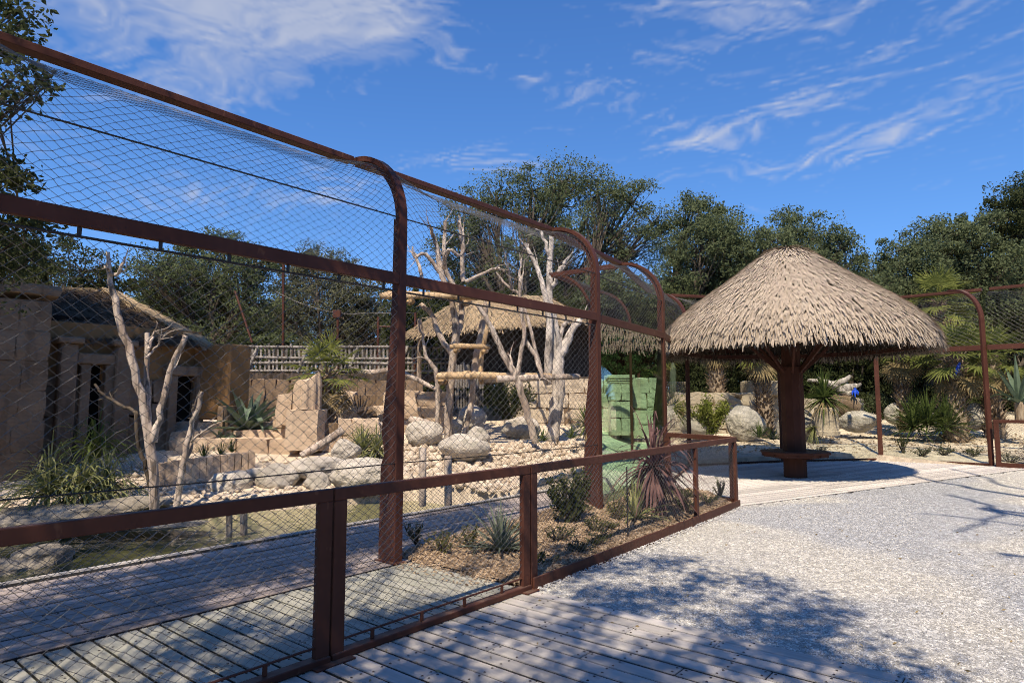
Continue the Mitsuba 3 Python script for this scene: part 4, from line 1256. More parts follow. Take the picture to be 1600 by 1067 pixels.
def plank_platform(label, d, x0, x1, y, rows, rpx, supports=()):
    k = thing('log_platform', label, 'platform')
    for i in range(rows):
        dd = d - .5 + i * .28
        a, b = site(x0 + i * 3, y - i * 1.0, dd), site(x1 - i * 4, y + i * .5, dd)
        lp = smoothline([a, (a + b) / 2 + [0, 0, .015], b], 3)
        part(k, 'log', tube(lp, rpx * dd / 1010, 9, .05, i), 'peeled_log', True)
    for (px, py, r, d2) in supports:
        a, b = site(px, py, d2 - .32), site(px + 4, py - 1, d2 + .75)
        part(k, 'cross_log', tube([a, b], r * d2 / 1010, 9, .05, 9), 'peeled_log', True)
    return k


plank_platform('high platform of peeled yellow logs at the top of the bare trunks', 16.6, 594, 762, 463, 5, 4.8, ((640, 472, 5, 16.6), (728, 474, 5, 16.6)))
plank_platform('small peeled log perch halfway up the platform trunks', 16.6, 703, 766, 542, 3, 3.6, ((712, 548, 4, 16.6), (756, 549, 4, 16.6)))
plank_platform('long low platform of peeled logs running to the white trunk', 16.2, 682, 862, 588, 3, 5, ((690, 596, 6, 16.2), (728, 584, 5, 16.2)))
t = thing('perch_log', 'thick pale barked log laid across the white trunk', 'log')
lp = smoothline([site(776, 592, 15.4), site(840, 590, 15.6), site(905, 588, 15.9)], 4)
part(t, 'stem', tube(lp, np.linspace(.085, .07, len(lp)), 10, .06, 3), 'dead_wood', True)
part(t, 'cut_end', tube([lp[0] - norm(lp[1] - lp[0]) * .006, lp[0] + norm(lp[1] - lp[0]) * .004], .075, 10), 'peeled_log')
single('prop_post', tube(smoothline([site(752, 600, 16.4), site(752, 560, 16.4), site(764, 500, 16.4)], 3), .06, 8, .05, 2), 'peeled_log', 'short yellow prop carrying the halfway perch', 'post', smooth=True)

# ------------------------------------------------------------------ masonry
def wall_blocks(owner, p0, p1, z0, z1, th, bh, bl, mat_, seed, rough=.012, ragged=0.0):
    """Courses of separate blocks from p0 to p1 (plan), each a part."""
    g = np.random.default_rng(seed)
    p0, p1 = np.array([p0[0], p0[1], 0]), np.array([p1[0], p1[1], 0])
    al = norm(p1 - p0); L = np.linalg.norm(p1 - p0)
    nn = np.cross([0, 0, 1], al)
    ax = np.array([al, nn, [0, 0, 1]])
    nrow = max(1, int(round((z1 - z0) / bh)))
    hh = (z1 - z0) / nrow
    for r in range(nrow):
        s = -bl * (.5 if r % 2 else 0) * g.random()
        while s < L - .05:
            l = bl * (.6 + .8 * g.random())
            a, b = max(s, 0), min(s + l, L)
            if L - b < .2: b = L
            s = b
            if b - a < .06: continue
            if ragged and r == nrow - 1 and g.random() < ragged: continue
            c = p0 + al * (a + b) / 2 + [0, 0, z0 + (r + .5) * hh] + nn * g.normal(0, .012)
            part(owner, 'stone', rblock(c, (b - a - .012, th, hh - .012), ax, g, rough), mat_)
    part(owner, 'core', beam(p0 + al * .04 + [0, 0, (z0 + z1) / 2 - .05], p1 - al * .04 + [0, 0, (z0 + z1) / 2 - .05], th * .8, z1 - z0 - .12), 'mulch_soil')


def gz_at(px, d):
    p = site(px, 600, d)
    return tz(p[0], p[1])


# left building
B = thing('stone_building', 'shaded stone and ochre building under a thatched roof at left', 'building')
b0, b1, b2 = site(-60, 640, 13.2), site(312, 620, 16.6), site(362, 610, 17.2)
zf = .35
wall_dir = norm((b1 - b0) * [1, 1, 0]); wall_n = np.cross([0, 0, 1], wall_dir)   # wall_n points away from the camera side
if np.dot(wall_n[:2], -b0[:2]) > 0: wall_n = -wall_n
axw = np.array([wall_dir, wall_n, [0, 0, 1]])
L_ = np.linalg.norm((b1 - b0)[:2])


def on_wall(px):
    """Distance along the facade of a bearing."""
    r = site(px, 600, 1.0) - EYE
    A = np.array([[wall_dir[0], -r[0]], [wall_dir[1], -r[1]]])
    return float(np.linalg.solve(A, EYE[:2] - b0[:2])[0])


def wpt(s, z, out=0.0):
    return np.array([b0[0], b0[1], 0]) + wall_dir * s - wall_n * out + np.array([0, 0, z])


g = np.random.default_rng(61)
doors = [(on_wall(138), on_wall(160), .85, 2.55), (on_wall(274), on_wall(303), .85, 2.35)]
part(B, 'rear_wall', beam(wpt(-.5, 2.0, -1.6), wpt(L_ + .2, 2.0, -1.6), .2, 3.6), 'interior_shade')
edges = [-.6] + [x for dd in doors for x in dd[:2]] + [L_]
for a, b in zip(edges[::2], edges[1::2]):
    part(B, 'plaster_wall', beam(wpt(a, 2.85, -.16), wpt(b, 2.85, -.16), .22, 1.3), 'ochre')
    n = max(1, int((b - a) / .42))
    w = (b - a) / n
    for i in range(n):
        z = zf
        while z < 2.15:
            h = min(.55 + .5 * g.random(), 2.25 - z)
            if 2.25 - z - h < .2: h = 2.25 - z
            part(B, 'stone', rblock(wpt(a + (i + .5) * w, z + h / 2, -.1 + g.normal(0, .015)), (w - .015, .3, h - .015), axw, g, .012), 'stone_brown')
            z += h
for (a, b, z0, z1) in doors:
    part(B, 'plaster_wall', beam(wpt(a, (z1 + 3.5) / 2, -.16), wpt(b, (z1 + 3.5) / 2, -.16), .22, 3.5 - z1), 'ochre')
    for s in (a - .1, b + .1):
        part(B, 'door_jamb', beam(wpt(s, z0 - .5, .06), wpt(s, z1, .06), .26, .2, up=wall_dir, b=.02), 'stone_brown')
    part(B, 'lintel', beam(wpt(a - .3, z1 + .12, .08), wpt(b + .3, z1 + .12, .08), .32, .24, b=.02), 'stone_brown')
    part(B, 'doorway_shade', beam(wpt(a - .15, (z0 + z1) / 2, -.42), wpt(b + .15, (z0 + z1) / 2, -.42), .04, z1 - z0 + 1.0), 'interior_shade')  # dark panel painted as the shade inside the door opening
for px in (186, 100):
    s = on_wall(px)
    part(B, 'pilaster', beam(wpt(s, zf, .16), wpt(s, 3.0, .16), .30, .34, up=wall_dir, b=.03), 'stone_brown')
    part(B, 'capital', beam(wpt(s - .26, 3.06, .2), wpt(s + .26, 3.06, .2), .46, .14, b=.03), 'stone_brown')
s = on_wall(2)
for z in np.arange(zf - .3, 3.6, .62):
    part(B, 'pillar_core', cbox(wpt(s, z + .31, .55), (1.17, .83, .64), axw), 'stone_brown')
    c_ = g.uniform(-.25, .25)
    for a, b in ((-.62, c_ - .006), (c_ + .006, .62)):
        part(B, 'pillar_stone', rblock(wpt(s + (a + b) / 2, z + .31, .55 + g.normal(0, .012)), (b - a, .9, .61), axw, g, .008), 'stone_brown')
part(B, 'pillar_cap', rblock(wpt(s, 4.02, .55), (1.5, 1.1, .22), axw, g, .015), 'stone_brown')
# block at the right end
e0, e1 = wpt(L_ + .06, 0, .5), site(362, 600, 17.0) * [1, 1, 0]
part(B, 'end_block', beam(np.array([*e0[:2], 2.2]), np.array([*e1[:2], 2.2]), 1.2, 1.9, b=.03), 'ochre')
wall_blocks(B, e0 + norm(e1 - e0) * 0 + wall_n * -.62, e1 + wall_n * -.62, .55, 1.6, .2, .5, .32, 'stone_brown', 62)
# roof: thatched slope facing the pond with its shade in the colour, sunlit verge in brighter straw at right
r_l, r_r = site(-70, 440, 18.0), site(166, 455, 18.5)
e_l, e_r = site(-90, 520, 13.6), site(306, 533, 16.4)
rb = [r_l, r_r, e_r, e_l]
th_ = np.array([0, 0, .16])
V = np.array([*rb, *[p - th_ for p in rb]])
part(B, 'roof_slab', (V, np.array([[0, 3, 2, 1], [4, 5, 6, 7], [0, 1, 5, 4], [1, 2, 6, 5], [2, 3, 7, 6], [3, 0, 4, 7]])), 'shaded_thatch')
back = np.array([r_r + wall_n * 2.5 - [0, 0, 1.2], r_l + wall_n * 2.5 - [0, 0, 1.2]])
V2 = np.array([r_l, r_r, *back, *(np.array([r_l, r_r, *back]) - th_)])
part(B, 'rear_slope', (V2, np.array([[0, 1, 2, 3], [7, 6, 5, 4], [1, 5, 6, 2], [2, 6, 7, 3], [0, 3, 7, 4], [0, 4, 5, 1]])), 'shaded_thatch')
n = 7000
uu, vv = g.random(n), g.random(n) ** .9
P = (r_l * (1 - uu)[:, None] + r_r * uu[:, None]) * (1 - vv)[:, None] + (e_l * (1 - uu)[:, None] + e_r * uu[:, None]) * vv[:, None]
dn = norm(e_l - r_l) * (1 - uu)[:, None] + norm(e_r - r_r) * uu[:, None]
nr = norm(np.cross(r_r - r_l, e_l - r_l)); nr = nr if nr[2] > 0 else -nr
part(B, 'thatch', blades(P + nr * .01, dn + nr * .09 + g.normal(0, .10, (n, 3)), .4 + .25 * g.random(n), .035, .12, 2, .15, lambda t: 1 - .75 * t, nr), 'shaded_thatch', stuff=True)
n = 3600
vv = g.random(n)
ra = norm(e_r - r_r)
ao = norm(np.cross(ra, [0, 0, 1])); ao = ao if np.dot(ao, RIGHT) > 0 else -ao
P = r_r * (1 - vv)[:, None] + e_r * vv[:, None] + ao * (g.random(n) * .34 - .16)[:, None] + [0, 0, .05] + np.array([0, 0, 1]) * (.06 * g.random(n))[:, None]
part(B, 'verge_straw', blades(P, ra + ao * .25 * g.random((n, 1)) + g.normal(0, .10, (n, 3)), .3 + .3 * g.random(n), .02, .2, 2, .15, lambda t: 1 - .75 * t, nr), 'straw', stuff=True)
n = 1300
uu = g.random(n)
P = r_l * (1 - uu)[:, None] * 1 + r_r * uu[:, None] + np.array([0, 0, .03])
part(B, 'ridge_straw', blades(P, norm(r_r - r_l) * g.choice([-1, 1], (n, 1)) * .5 + dn[:n] * .6 + g.normal(0, .2, (n, 3)), .35, .025, .3, 2, .15, lambda t: 1 - .75 * t, nr), 'straw', stuff=True)
part(B, 'roof_prop', tube([site(305, 530, 16.3), site(322, 547, 16.4)], .05, 7), 'grey_wood')

# steps of long stone courses in front of it
ST = thing('stone_steps', 'pale pink stone steps rising towards the agave', 'steps')
g = np.random.default_rng(63)
for (y0, d, x0, x1, hgt) in ((700, 15.4, 276, 486, .28), (686, 15.9, 268, 478, .26), (672, 16.4, 262, 470, .26)):
    a, b = site(x0, y0, d), site(x1, y0, d)
    wd = norm((b - a) * [1, 1, 0]); axs = np.array([wd, np.cross([0, 0, 1], wd), [0, 0, 1]])
    s, LL_ = 0, np.linalg.norm(b - a)
    ztop = a[2] + .10
    while s < LL_ - .1:
        l = min(.5 + .5 * g.random(), LL_ - s)
        part(ST, 'stone', rblock(np.array([*(a + wd * (s + l / 2))[:2], ztop - .3 + hgt / 2 - .02]) + axs[1] * .35, (l - .012, .9, hgt + .35), axs, g, .014), 'stone_pink')
        s += l
# row of upright slabs edging the little bed
SL = thing('slab_edging', 'curved row of upright stone slabs edging a small bed by the pond', 'edging')
sl_d = norm((site(392, 737, 13.6) - site(250, 757, 12.6)) * [1, 1, 0])
sl_ax = np.array([sl_d, np.cross([0, 0, 1], sl_d), [0, 0, 1]])
for i, px in enumerate(np.linspace(250, 392, 14)):
    d = 12.6 + 1.0 * (i / 13)
    p = site(px, 757 - 20 * (i / 13), d)
    part(SL, 'slab', rblock(p + [0, 0, .10 + .02 * g.random()], (.125, .12, .62 + .06 * g.random()), sl_ax, g, .005), 'stone_pink')
bedp = [site(300, 728, 12.9), site(390, 712, 13.8), site(330, 705, 14.6), site(262, 716, 13.9)]
single('small_bed', (np.array([p + [0, 0, .02] for p in bedp] + [p - [0, 0, .5] for p in bedp]), np.array([[0, 1, 2, 3], [0, 4, 5, 1], [1, 5, 6, 2], [2, 6, 7, 3], [3, 7, 4, 0]])), 'soil', 'small raised earth bed behind the upright slabs', 'planting bed')
# broken fluted column on its plinth
C = thing('broken_column', 'broken fluted pink column standing on a stone plinth', 'column')
cb = site(478, 700, 15.3)
axc = np.array([RIGHT, np.cross([0, 0, 1], RIGHT), [0, 0, 1]])
part(C, 'plinth', rblock(np.array([*cb[:2], cb[2] + .42]), (.78, .7, .98), axc, g, .018), 'stone_pink')
n = 40
ang = np.arange(n) * 2 * PI / n
rr = .33 * (1 - .09 * (np.sin(ang * 10) > 0))
zs = [0, .3, .55, .72]
V = []
for i, z in enumerate(zs):
    top = (i == 3)
    V.append(np.stack([rr * np.cos(ang) * (.9 if top else 1), rr * np.sin(ang) * (.9 if top else 1), z + (0 if i < 2 else (.12 * i / 3) * np.sin(ang * 1 + .7) + .05 * np.sin(ang * 3)) + 0 * ang], 1))
V = np.vstack(V + [[[0, 0, .72]]])
F = [[i * n + j, i * n + (j + 1) % n, (i + 1) * n + (j + 1) % n] for i in range(3) for j in range(n)] + [[i * n + j, (i + 1) * n + (j + 1) % n, (i + 1) * n + j] for i in range(3) for j in range(n)] + [[3 * n + j, 3 * n + (j + 1) % n, 4 * n] for j in range(n)]
part(C, 'drum', (V + np.array([*cb[:2], cb[2] + .91]), np.array(F)), 'stone_pink')
part(C, 'drum', rblock(site(448, 640, 15.7), (.35, .35, .75), axc, g, .03), 'stone_pink')
# low block walls and the backs
Wl = thing('low_stone_wall', 'low wall of pink blocks right of the broken column', 'wall')
a, b = site(500, 690, 15.6), site(592, 690, 16.0)
wall_blocks(Wl, a, b, a[2] - .25, a[2] + .55, .4, .4, .5, 'stone_pink', 64, .02, .3)
Wl = thing('low_stone_wall', 'short pale wall carrying the agave bed', 'wall')
a, b = site(432, 668, 16.1), site(470, 668, 16.0)
wall_blocks(Wl, a, b, a[2] - .3, a[2] + .30, .5, .35, .5, 'stone_pink', 65, .02)
Wl = thing('retaining_wall', 'tall shaded brown stone wall below the picket bridge', 'wall')
a, b = site(352, 640, 19.2), site(660, 640, 20.2)
za = 1.0
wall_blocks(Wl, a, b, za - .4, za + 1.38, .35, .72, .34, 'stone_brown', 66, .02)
Wl = thing('waterfall_wall', 'sunlit pink and white stained rock wall beside the small palm', 'wall')
a, b = site(526, 640, 18.6), site(700, 645, 18.6)
wall_blocks(Wl, a, b, .75, 2.0, .4, .42, .6, 'stone_pink', 67, .03, .25)
Wl = thing('retaining_wall', 'sunlit pink block wall right of the white trunk', 'wall')
a, b = site(790, 640, 20.5), site(1034, 640, 19.5)
wall_blocks(Wl, a, b, .6, 2.42, .4, .46, .75, 'stone_pale', 68, .015)
Wl = thing('retaining_wall', 'pale sandstone wall behind the shelter with boulders before it', 'wall')
a, b = site(1030, 640, 22.2), site(1236, 640, 23.2)
wall_blocks(Wl, a, b, .35, 2.02, .45, .46, .85, 'stone_pale', 69, .025)
a, b = b, site(1345, 650, 24)
Wl = thing('retaining_wall', 'pale sandstone wall running right behind the potted yucca', 'wall')
wall_blocks(Wl, a, b, .35, 1.85, .45, .5, .8, 'stone_pale', 70, .025)
# stone pillar with moulded cap seen through the green pane
K = thing('stone_pillar', 'squared stone pillar with moulded cap behind the green glass', 'pillar')
kp = site(969, 680, 19)
zk = kp[2]
for i, (w, h0, h1) in enumerate(((.64, 0, .5), (.60, .51, 1.0), (.60, 1.01, 1.5))):
    for s in (-1, 1):
        part(K, 'stone', rblock(np.array([*kp[:2], zk + (h0 + h1) / 2]) + RIGHT * s * w / 4, (w / 2 - .012, .58, h1 - h0 - .012), axc, g, .012), 'stone_pale')
for (w, h0, h1) in ((.66, 1.52, 1.58), (.73, 1.585, 1.65), (.82, 1.655, 1.76)):
    part(K, 'cap_stone', cbox(np.array([*kp[:2], zk + (h0 + h1) / 2]), (w, w * .8, h1 - h0), axc, .02), 'stone_pale')
PLN = thing('stone_planter', 'round pale stone planter standing on the wall behind the shelter', 'planter')
pp = site(1196, 618, 23.5)
part(PLN, 'bowl', lathe([pp[0], pp[1], pp[2]], [(.001, 0), (.82, 0), (.86, .1), (.86, .5), (.80, .52), (.74, .5), (.72, .42), (.001, .42)], 28), 'stone_pale', 40)
part(PLN, 'soil_fill', lathe([pp[0], pp[1], pp[2] + .43], [(.001, .04), (.71, .0)], 20), 'mulch_soil')

# ------------------------------------------------------------------ log bridge and treehouse
BR = thing('picket_bridge', 'raised walkway with a grey picket balustrade behind the enclosure', 'bridge')
d_ = 23.0
g = np.random.default_rng(71)
pA, pB = site(352, 562, d_ - .2), site(720, 560, d_ + .2)
zt = (pA[2] + pB[2]) / 2 + .48
wd = norm((pB - pA) * [1, 1, 0]); L_ = np.linalg.norm((pB - pA)[:2])
nn = np.cross([0, 0, 1], wd)
q = lambda s, z, o=0: np.array([pA[0], pA[1], 0]) + wd * s + nn * o + np.array([0, 0, z])
for s in np.arange(.05, L_, .148):
    for (z0, z1) in ((zt - .42, zt), (zt - .92, zt - .52)):
        h = g.normal(0, .03)
        part(BR, 'picket', tube([q(s + g.normal(0, .008), z0 + h * .3), q(s + g.normal(0, .02), z1 + h)], .033 + .006 * g.random(), 5), 'grey_wood')
for z in (zt - .05, zt - .45, zt - .62, zt - .9):
    lp = smoothline([q(s, z + g.normal(0, .015), -.04) for s in np.linspace(-.2, L_ + .2, 7)], 2)
    part(BR, 'rail', tube(lp, .045, 7, .05, 3), 'grey_wood', True)
for s in np.arange(.8, L_, 1.75):
    part(BR, 'brace', tube([q(s, zt - .95, -.08), q(s + .35, zt - .02, -.08)], .05, 7), 'grey_wood')
    part(BR, 'support_post', tube([q(s, .5, .35), q(s, zt + .05, .35)], .07, 7), 'dark_wood')
part(BR, 'walkway', beam(q(-.5, zt - 1.12, .75), q(L_ + .5, zt - 1.12, .75), 1.7, .26), 'dark_wood')
for s in np.arange(.1, L_, .3):
    part(BR, 'rear_picket', tube([q(s, zt - .95, 1.5), q(s, zt, 1.5)], .035, 5), 'dark_wood')

TH = thing('treehouse', 'raised hut with thatched roof and dark open side behind the platforms', 'hut')
d_ = 20.8
ridge0, ridge1 = site(735, 459, d_ + 2.2), site(850, 463, d_ + 2.2)
ev = [site(632, 524, d_ + .6), site(735, 512, d_ - .3), site(920, 500, d_ - .3), site(935, 530, d_ + 2.6)]
faces = [(ridge0, ridge1, ev[1], ev[2]), (ridge0, ridge0 + [0, 0, -.02], ev[0], ev[1]), (ridge1, ridge1 + [0, 0, -.02], ev[2], ev[3])]
back0, back1 = site(640, 520, d_ + 5), site(930, 505, d_ + 5)
V = np.array([ridge0, ridge1, *ev, back0, back1])
F = np.array([[0, 3, 1], [1, 3, 4], [0, 2, 3], [1, 4, 5], [1, 5, 7], [0, 1, 7], [0, 7, 6], [0, 6, 2]])
part(TH, 'roof_shell', (V, F), 'thatch_under')
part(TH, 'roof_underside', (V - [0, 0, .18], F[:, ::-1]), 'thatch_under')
PP, DD, NN = [], [], []
for (a, b, c, d) in ((ridge0, ridge1, ev[1], ev[2]), (ridge0, ridge0, ev[0], ev[1]), (ridge1, ridge1, ev[2], ev[3])):
    n = 4200 if a is not b else 2200
    uu, vv = g.random(n)[:, None], (g.random(n) ** (.8 if a is not b else .55))[:, None]
    P = (a * (1 - uu) + b * uu) * (1 - vv) + (c * (1 - uu) + d * uu) * vv
    dn = norm((c * (1 - uu) + d * uu) - (a * (1 - uu) + b * uu))
    nr = norm(np.cross(d - c, a - c)); nr = nr if nr[2] > 0 else -nr
    PP.append(P + nr * .03); DD.append(dn + nr * .12 + g.normal(0, .09, (n, 3))); NN.append(np.broadcast_to(nr, (n, 3)))
PP, DD, NN = map(np.concatenate, (PP, DD, NN))
part(TH, 'thatch', blades(PP, DD, .35 + .2 * g.random(len(PP)), .04, .15, 2, .15, lambda t: 1 - .7 * t, NN), 'straw', stuff=True)
fl = site(800, 596, d_ + 1.5)[2]
wa, wb = site(712, 560, d_ + 2.2), site(925, 560, d_ + 2.2)
part(TH, 'back_wall', beam(np.array([*wa[:2], fl + 1.2]), np.array([*wb[:2], fl + 1.2]), .12, 2.5), 'dark_wood')
part(TH, 'floor', beam(np.array([*site(700, 596, d_ + 1)[:2], fl]), np.array([*site(930, 596, d_ + 1)[:2], fl]), 2.2, .2), 'dark_wood')
for px in (655, 705, 745, 800, 870, 925):
    p = site(px, 560, d_ + .3)
    part(TH, 'post', tube([np.array([*p[:2], .8]), np.array([*p[:2], fl + 2.0])], .075, 7), 'dark_wood' if px > 720 else 'palm_bark')
p0, p1 = site(700, 535, d_ - .1), site(770, 535, d_ - .1)
part(TH, 'eave_log', tube([site(640, 522, d_ + .5), site(736, 514, d_ - .15), site(915, 503, d_ - .15)], .05, 7), 'peeled_log')
for px in np.arange(712, 757, 4.2):
    a, b = site(px, 604 + 6 * g.random(), 19.3), site(px + g.normal(0, .5), 566 + 5 * g.random(), 19.3)
    part(TH, 'picket', tube([a, b], .032, 5), 'grey_wood')
for px in np.arange(708, 757, 4.2):
    a, b = site(px, 645 + 8 * g.random(), 19.4), site(px + g.normal(0, .5), 610, 19.4)
    part(TH, 'picket', tube([a, b], .03, 5), 'grey_wood')
part(TH, 'diagonal_prop', tube([site(790, 560, d_ - .1), site(806, 532, d_ - .1)], .04, 6), 'steel')
# steel masts and rope beyond
for i, (px, y0, y1, d) in enumerate(((442, 405, 570, 26), (527, 488, 580, 25), (590, 495, 580, 26), (648, 488, 560, 25))):
    lab = ['tall rusty mast rising above the trees left of the bridge', 'short rusty mast with a clamp behind the bridge', 'thin rusty mast with a side arm behind the bridge', 'rusty mast half hidden by the main curved post'][i]
    k = thing('steel_mast', lab, 'mast')
    part(k, 'shaft', tube([site(px, y1 + 60, d), site(px + 1, y0, d)], .055, 8), 'steel', True)
    if i == 1: part(k, 'clamp', cbox(site(px, y0 + 3, d), (.3, .2, .3), axc, .02), 'steel')
    if i == 2: part(k, 'arm', tube([site(px, 510, d), site(px + 40, 511, d)], .035, 7), 'steel')
lp = smoothline([site(430, 455, 25), site(470, 474, 25), site(527, 489, 25), site(580, 489.5, 25), site(648, 489, 25)], 5)
single('rope', tube(lp, .012, 5), 'grey_wood', 'slack pale rope slung between the rusty masts', 'rope')
k = thing('leaning_pole', 'thin leaning rusty pole before the dark oak', 'pole')
part(k, 'shaft', tube([site(367, 455, 24), site(394, 535, 23.5)], .04, 7), 'steel', True)

# ------------------------------------------------------------------ rocks
RG = 'boulders of the enclosure'
def boulder(label, px, py, d, w, h, seed, dep=.8, yaw=0., name='boulder', mat_='boulder_mat'):
    """px, py: the rock's middle; w, h in metres."""
    c = site(px, py, d)
    single(name, rock(c, (w, w * dep, h), seed, 3, yaw=yaw + HEAD), mat_, label, 'rock', RG, True)


boulder('rounded pale boulder at the pond edge, left of three', 362, 758, 12.4, .86, .52, 1)
boulder('squared pale boulder at the pond edge, in the middle', 434, 750, 12.6, .80, .62, 2)
boulder('wide flat grey slab boulder above the pond, right of the squared one', 495, 731, 13.2, 1.25, .50, 3, 1.0)
boulder('small buff boulder in front of the flat grey slab', 497, 756, 12.4, .52, .42, 4)
boulder('small buff stone left of the rounded pale boulder', 312, 772, 12.2, .34, .22, 5)
boulder('tiny stone tucked under the upright slabs', 292, 772, 12.3, .26, .28, 6)
boulder('low brown stone between the two pale pond boulders', 398, 744, 12.9, .5, .36, 7)
boulder('rounded grey boulder in front of the striped yucca', 541, 706, 14.2, .62, .56, 8)
boulder('weathered brown block at the pond\'s right bank', 570, 745, 12.6, 1.3, .75, 9, .7)
boulder('large rough boulder left of the platform trunks', 664, 679, 16.2, .95, .72, 10)
boulder('largest flat-topped boulder on the pebble slope', 727, 700, 14.6, 1.15, .62, 11, .8)
boulder('rounded stone perched behind the flat-topped boulder', 745, 682, 15.4, .62, .5, 12)
boulder('dark shaded boulder behind the leaning prop log', 738, 655, 17.8, .75, .78, 13)
boulder('shaded long boulder right of the dark one', 815, 668, 17.6, 1.1, .7, 14)
boulder('small pale stone between the platform trunks', 710, 668, 17.3, .5, .5, 15)
boulder('pale rounded boulder under the lime shrub behind the shelter', 1092, 668, 19.6, 1.15, .82, 16)
boulder('tall rounded boulder beside the lime shrub', 1163, 664, 19.8, 1.2, 1.08, 17, .8)
boulder('grey boulder half hidden by the shelter column', 1247, 668, 20.2, 1.2, 1.1, 18)
boulder('smooth slanted boulder right of the potted yucca', 1340, 658, 20.6, 1.35, .7, 19)
boulder('pale stone at the foot of the blue bird\'s palm', 1525, 652, 21, .75, .9, 20)
boulder('pale low stone left of the right-hand palm', 1548, 664, 21, .6, .45, 21)
boulder('small grey stone left of the broad yucca', 1398, 648, 21.4, .6, .8, 22)
boulder('pale stone behind the broad yucca\'s right side', 1478, 640, 22, .5, .5, 23)
SH = 'flagstones along the pond'
for i, (lab, a) in enumerate({'long thin flagstone jutting over the dark pond water': (200, 820, 9.3, 2.3, .09, .9), 'thick rock block standing in the pond at lower left': (66, 872, 7.9, .62, .34, .7), 'ragged grey ledge along the bank below the strap leaves': (100, 800, 10.3, 2.6, .28, 1.0), 'flat sunlit ledge at the left end of the bank': (10, 812, 9.9, 1.6, .24, 1.0),
     'broken ledge stone under the three-stemmed trunk': (205, 788, 10.7, 1.3, .26, .9), 'low flagstone at the lower left corner of the pond': (0, 888, 7.5, .6, .22, .7)}.items()):
    px, py, d, w, h, dp = a
    c = site(px, py, d)
    single('flagstone', rock(c, (w, dp, h), 130 + i, 3, .34, HEAD + .15, 1.2), 'shaded_rock', lab, 'rock', SH, False)
g = np.random.default_rng(90)
def scatter_pebbles(name, label, area, n, s0, s1, mat_='pebble_mat', sub=1):
    px = g.uniform(area[0], area[1], n); d = g.uniform(area[2], area[3], n)
    P = np.array([site(a, 600, b) for a, b in zip(px, d)])
    P[:, 2] = terrain_z(P[:, 0], P[:, 1])
    ok = P[:, 0] < -7.7
    P = P[ok] if area[1] < 1000 else P
    sz = s0 + (s1 - s0) * g.random(len(P)) ** 2.2
    P[:, 2] += sz * .35
    struct(name, pebbles(P, sz, g, sub), mat_, label, True, 'stuff')
scatter_pebbles('pebble_slope', 'rounded pale stones covering the slope below the platforms', (600, 935, 10.2, 16.6), 3400, .03, .13)
scatter_pebbles('bank_pebbles', 'small stones on the sunny bank at left', (-20, 600, 10.4, 15), 1500, .015, .09)
scatter_pebbles('far_litter', 'brown leaf litter and stones in the far aviary', (1040, 1640, 17.5, 22.5), 2600, .012, .05, 'chip_mat', 0)

for i, (lab, pts) in enumerate({'weathered log lying on the bank before the striped yucca': [(470, 712, 5, 14.1), (500, 695, 6, 14.3), (535, 672, 6.5, 14.6)], 'pale driftwood branch reaching out left of the main curved post': [(540, 575, 4, 17.5), (575, 582, 4.5, 17.5), (620, 580, 4, 17.4), (690, 612, 3, 17.2)],
         'grey driftwood lying between rocks left of the platform trunks': [(640, 655, 6, 16.8), (665, 662, 7, 16.7), (690, 672, 5, 16.6)], 'thin driftwood in the rocks left of the main curved post': [(580, 655, 3, 16.2), (605, 668, 4, 16.2), (630, 676, 3, 16.1)]}.items()):
    lp = smoothline([[*site(a, b, d), r * d / 1010] for a, b, r, d in pts], 4)
    single('driftwood', tube(lp[:, :3], lp[:, 3], 8, .12, i), 'dead_wood', lab, 'driftwood', smooth=True)
PG = 'stub posts by the pond'
for i, (px, y0, y1, d, r) in enumerate(((358, 792, 838, 9.4, 5), (381, 790, 835, 9.5, 5.5), (660, 700, 790, 10.4, 6), (700, 712, 790, 10.6, 6))):
    lab = ['left of two grey stub posts standing in the pond', 'right of two grey stub posts standing in the pond', 'grey stub post beyond the boardwalk right of the main curved post', 'grey stub post beyond the boardwalk, second from the main curved post'][i]
    single('stub_post', tube([site(px, y1, d), site(px, (y0 + y1) / 2, d), site(px, y0, d)], r * d / 1010, 9, .05, i), 'dead_wood', lab, 'post', PG, True)

# ------------------------------------------------------------------ plants
def rosette(c, n, L, Wd, e0, e1, droop, g, up=None, nseg=4):
    a = np.arange(n) * 2.39996 + g.normal(0, .15, n)
    t = np.linspace(0, 1, n)
    e = np.radians(e1 + (e0 - e1) * t + g.normal(0, 9, n))
    D = np.stack([np.cos(a) * np.cos(e), np.sin(a) * np.cos(e), np.sin(e)], 1)
    P = np.asarray(c, float) + D * .02 * [1, 1, .3]
    return P, D, L * (.75 + .4 * g.random(n)), Wd * (.8 + .4 * g.random(n)), droop * (.4 + 1.0 * g.random(n) + 2.5 * (g.random(n) < .12))


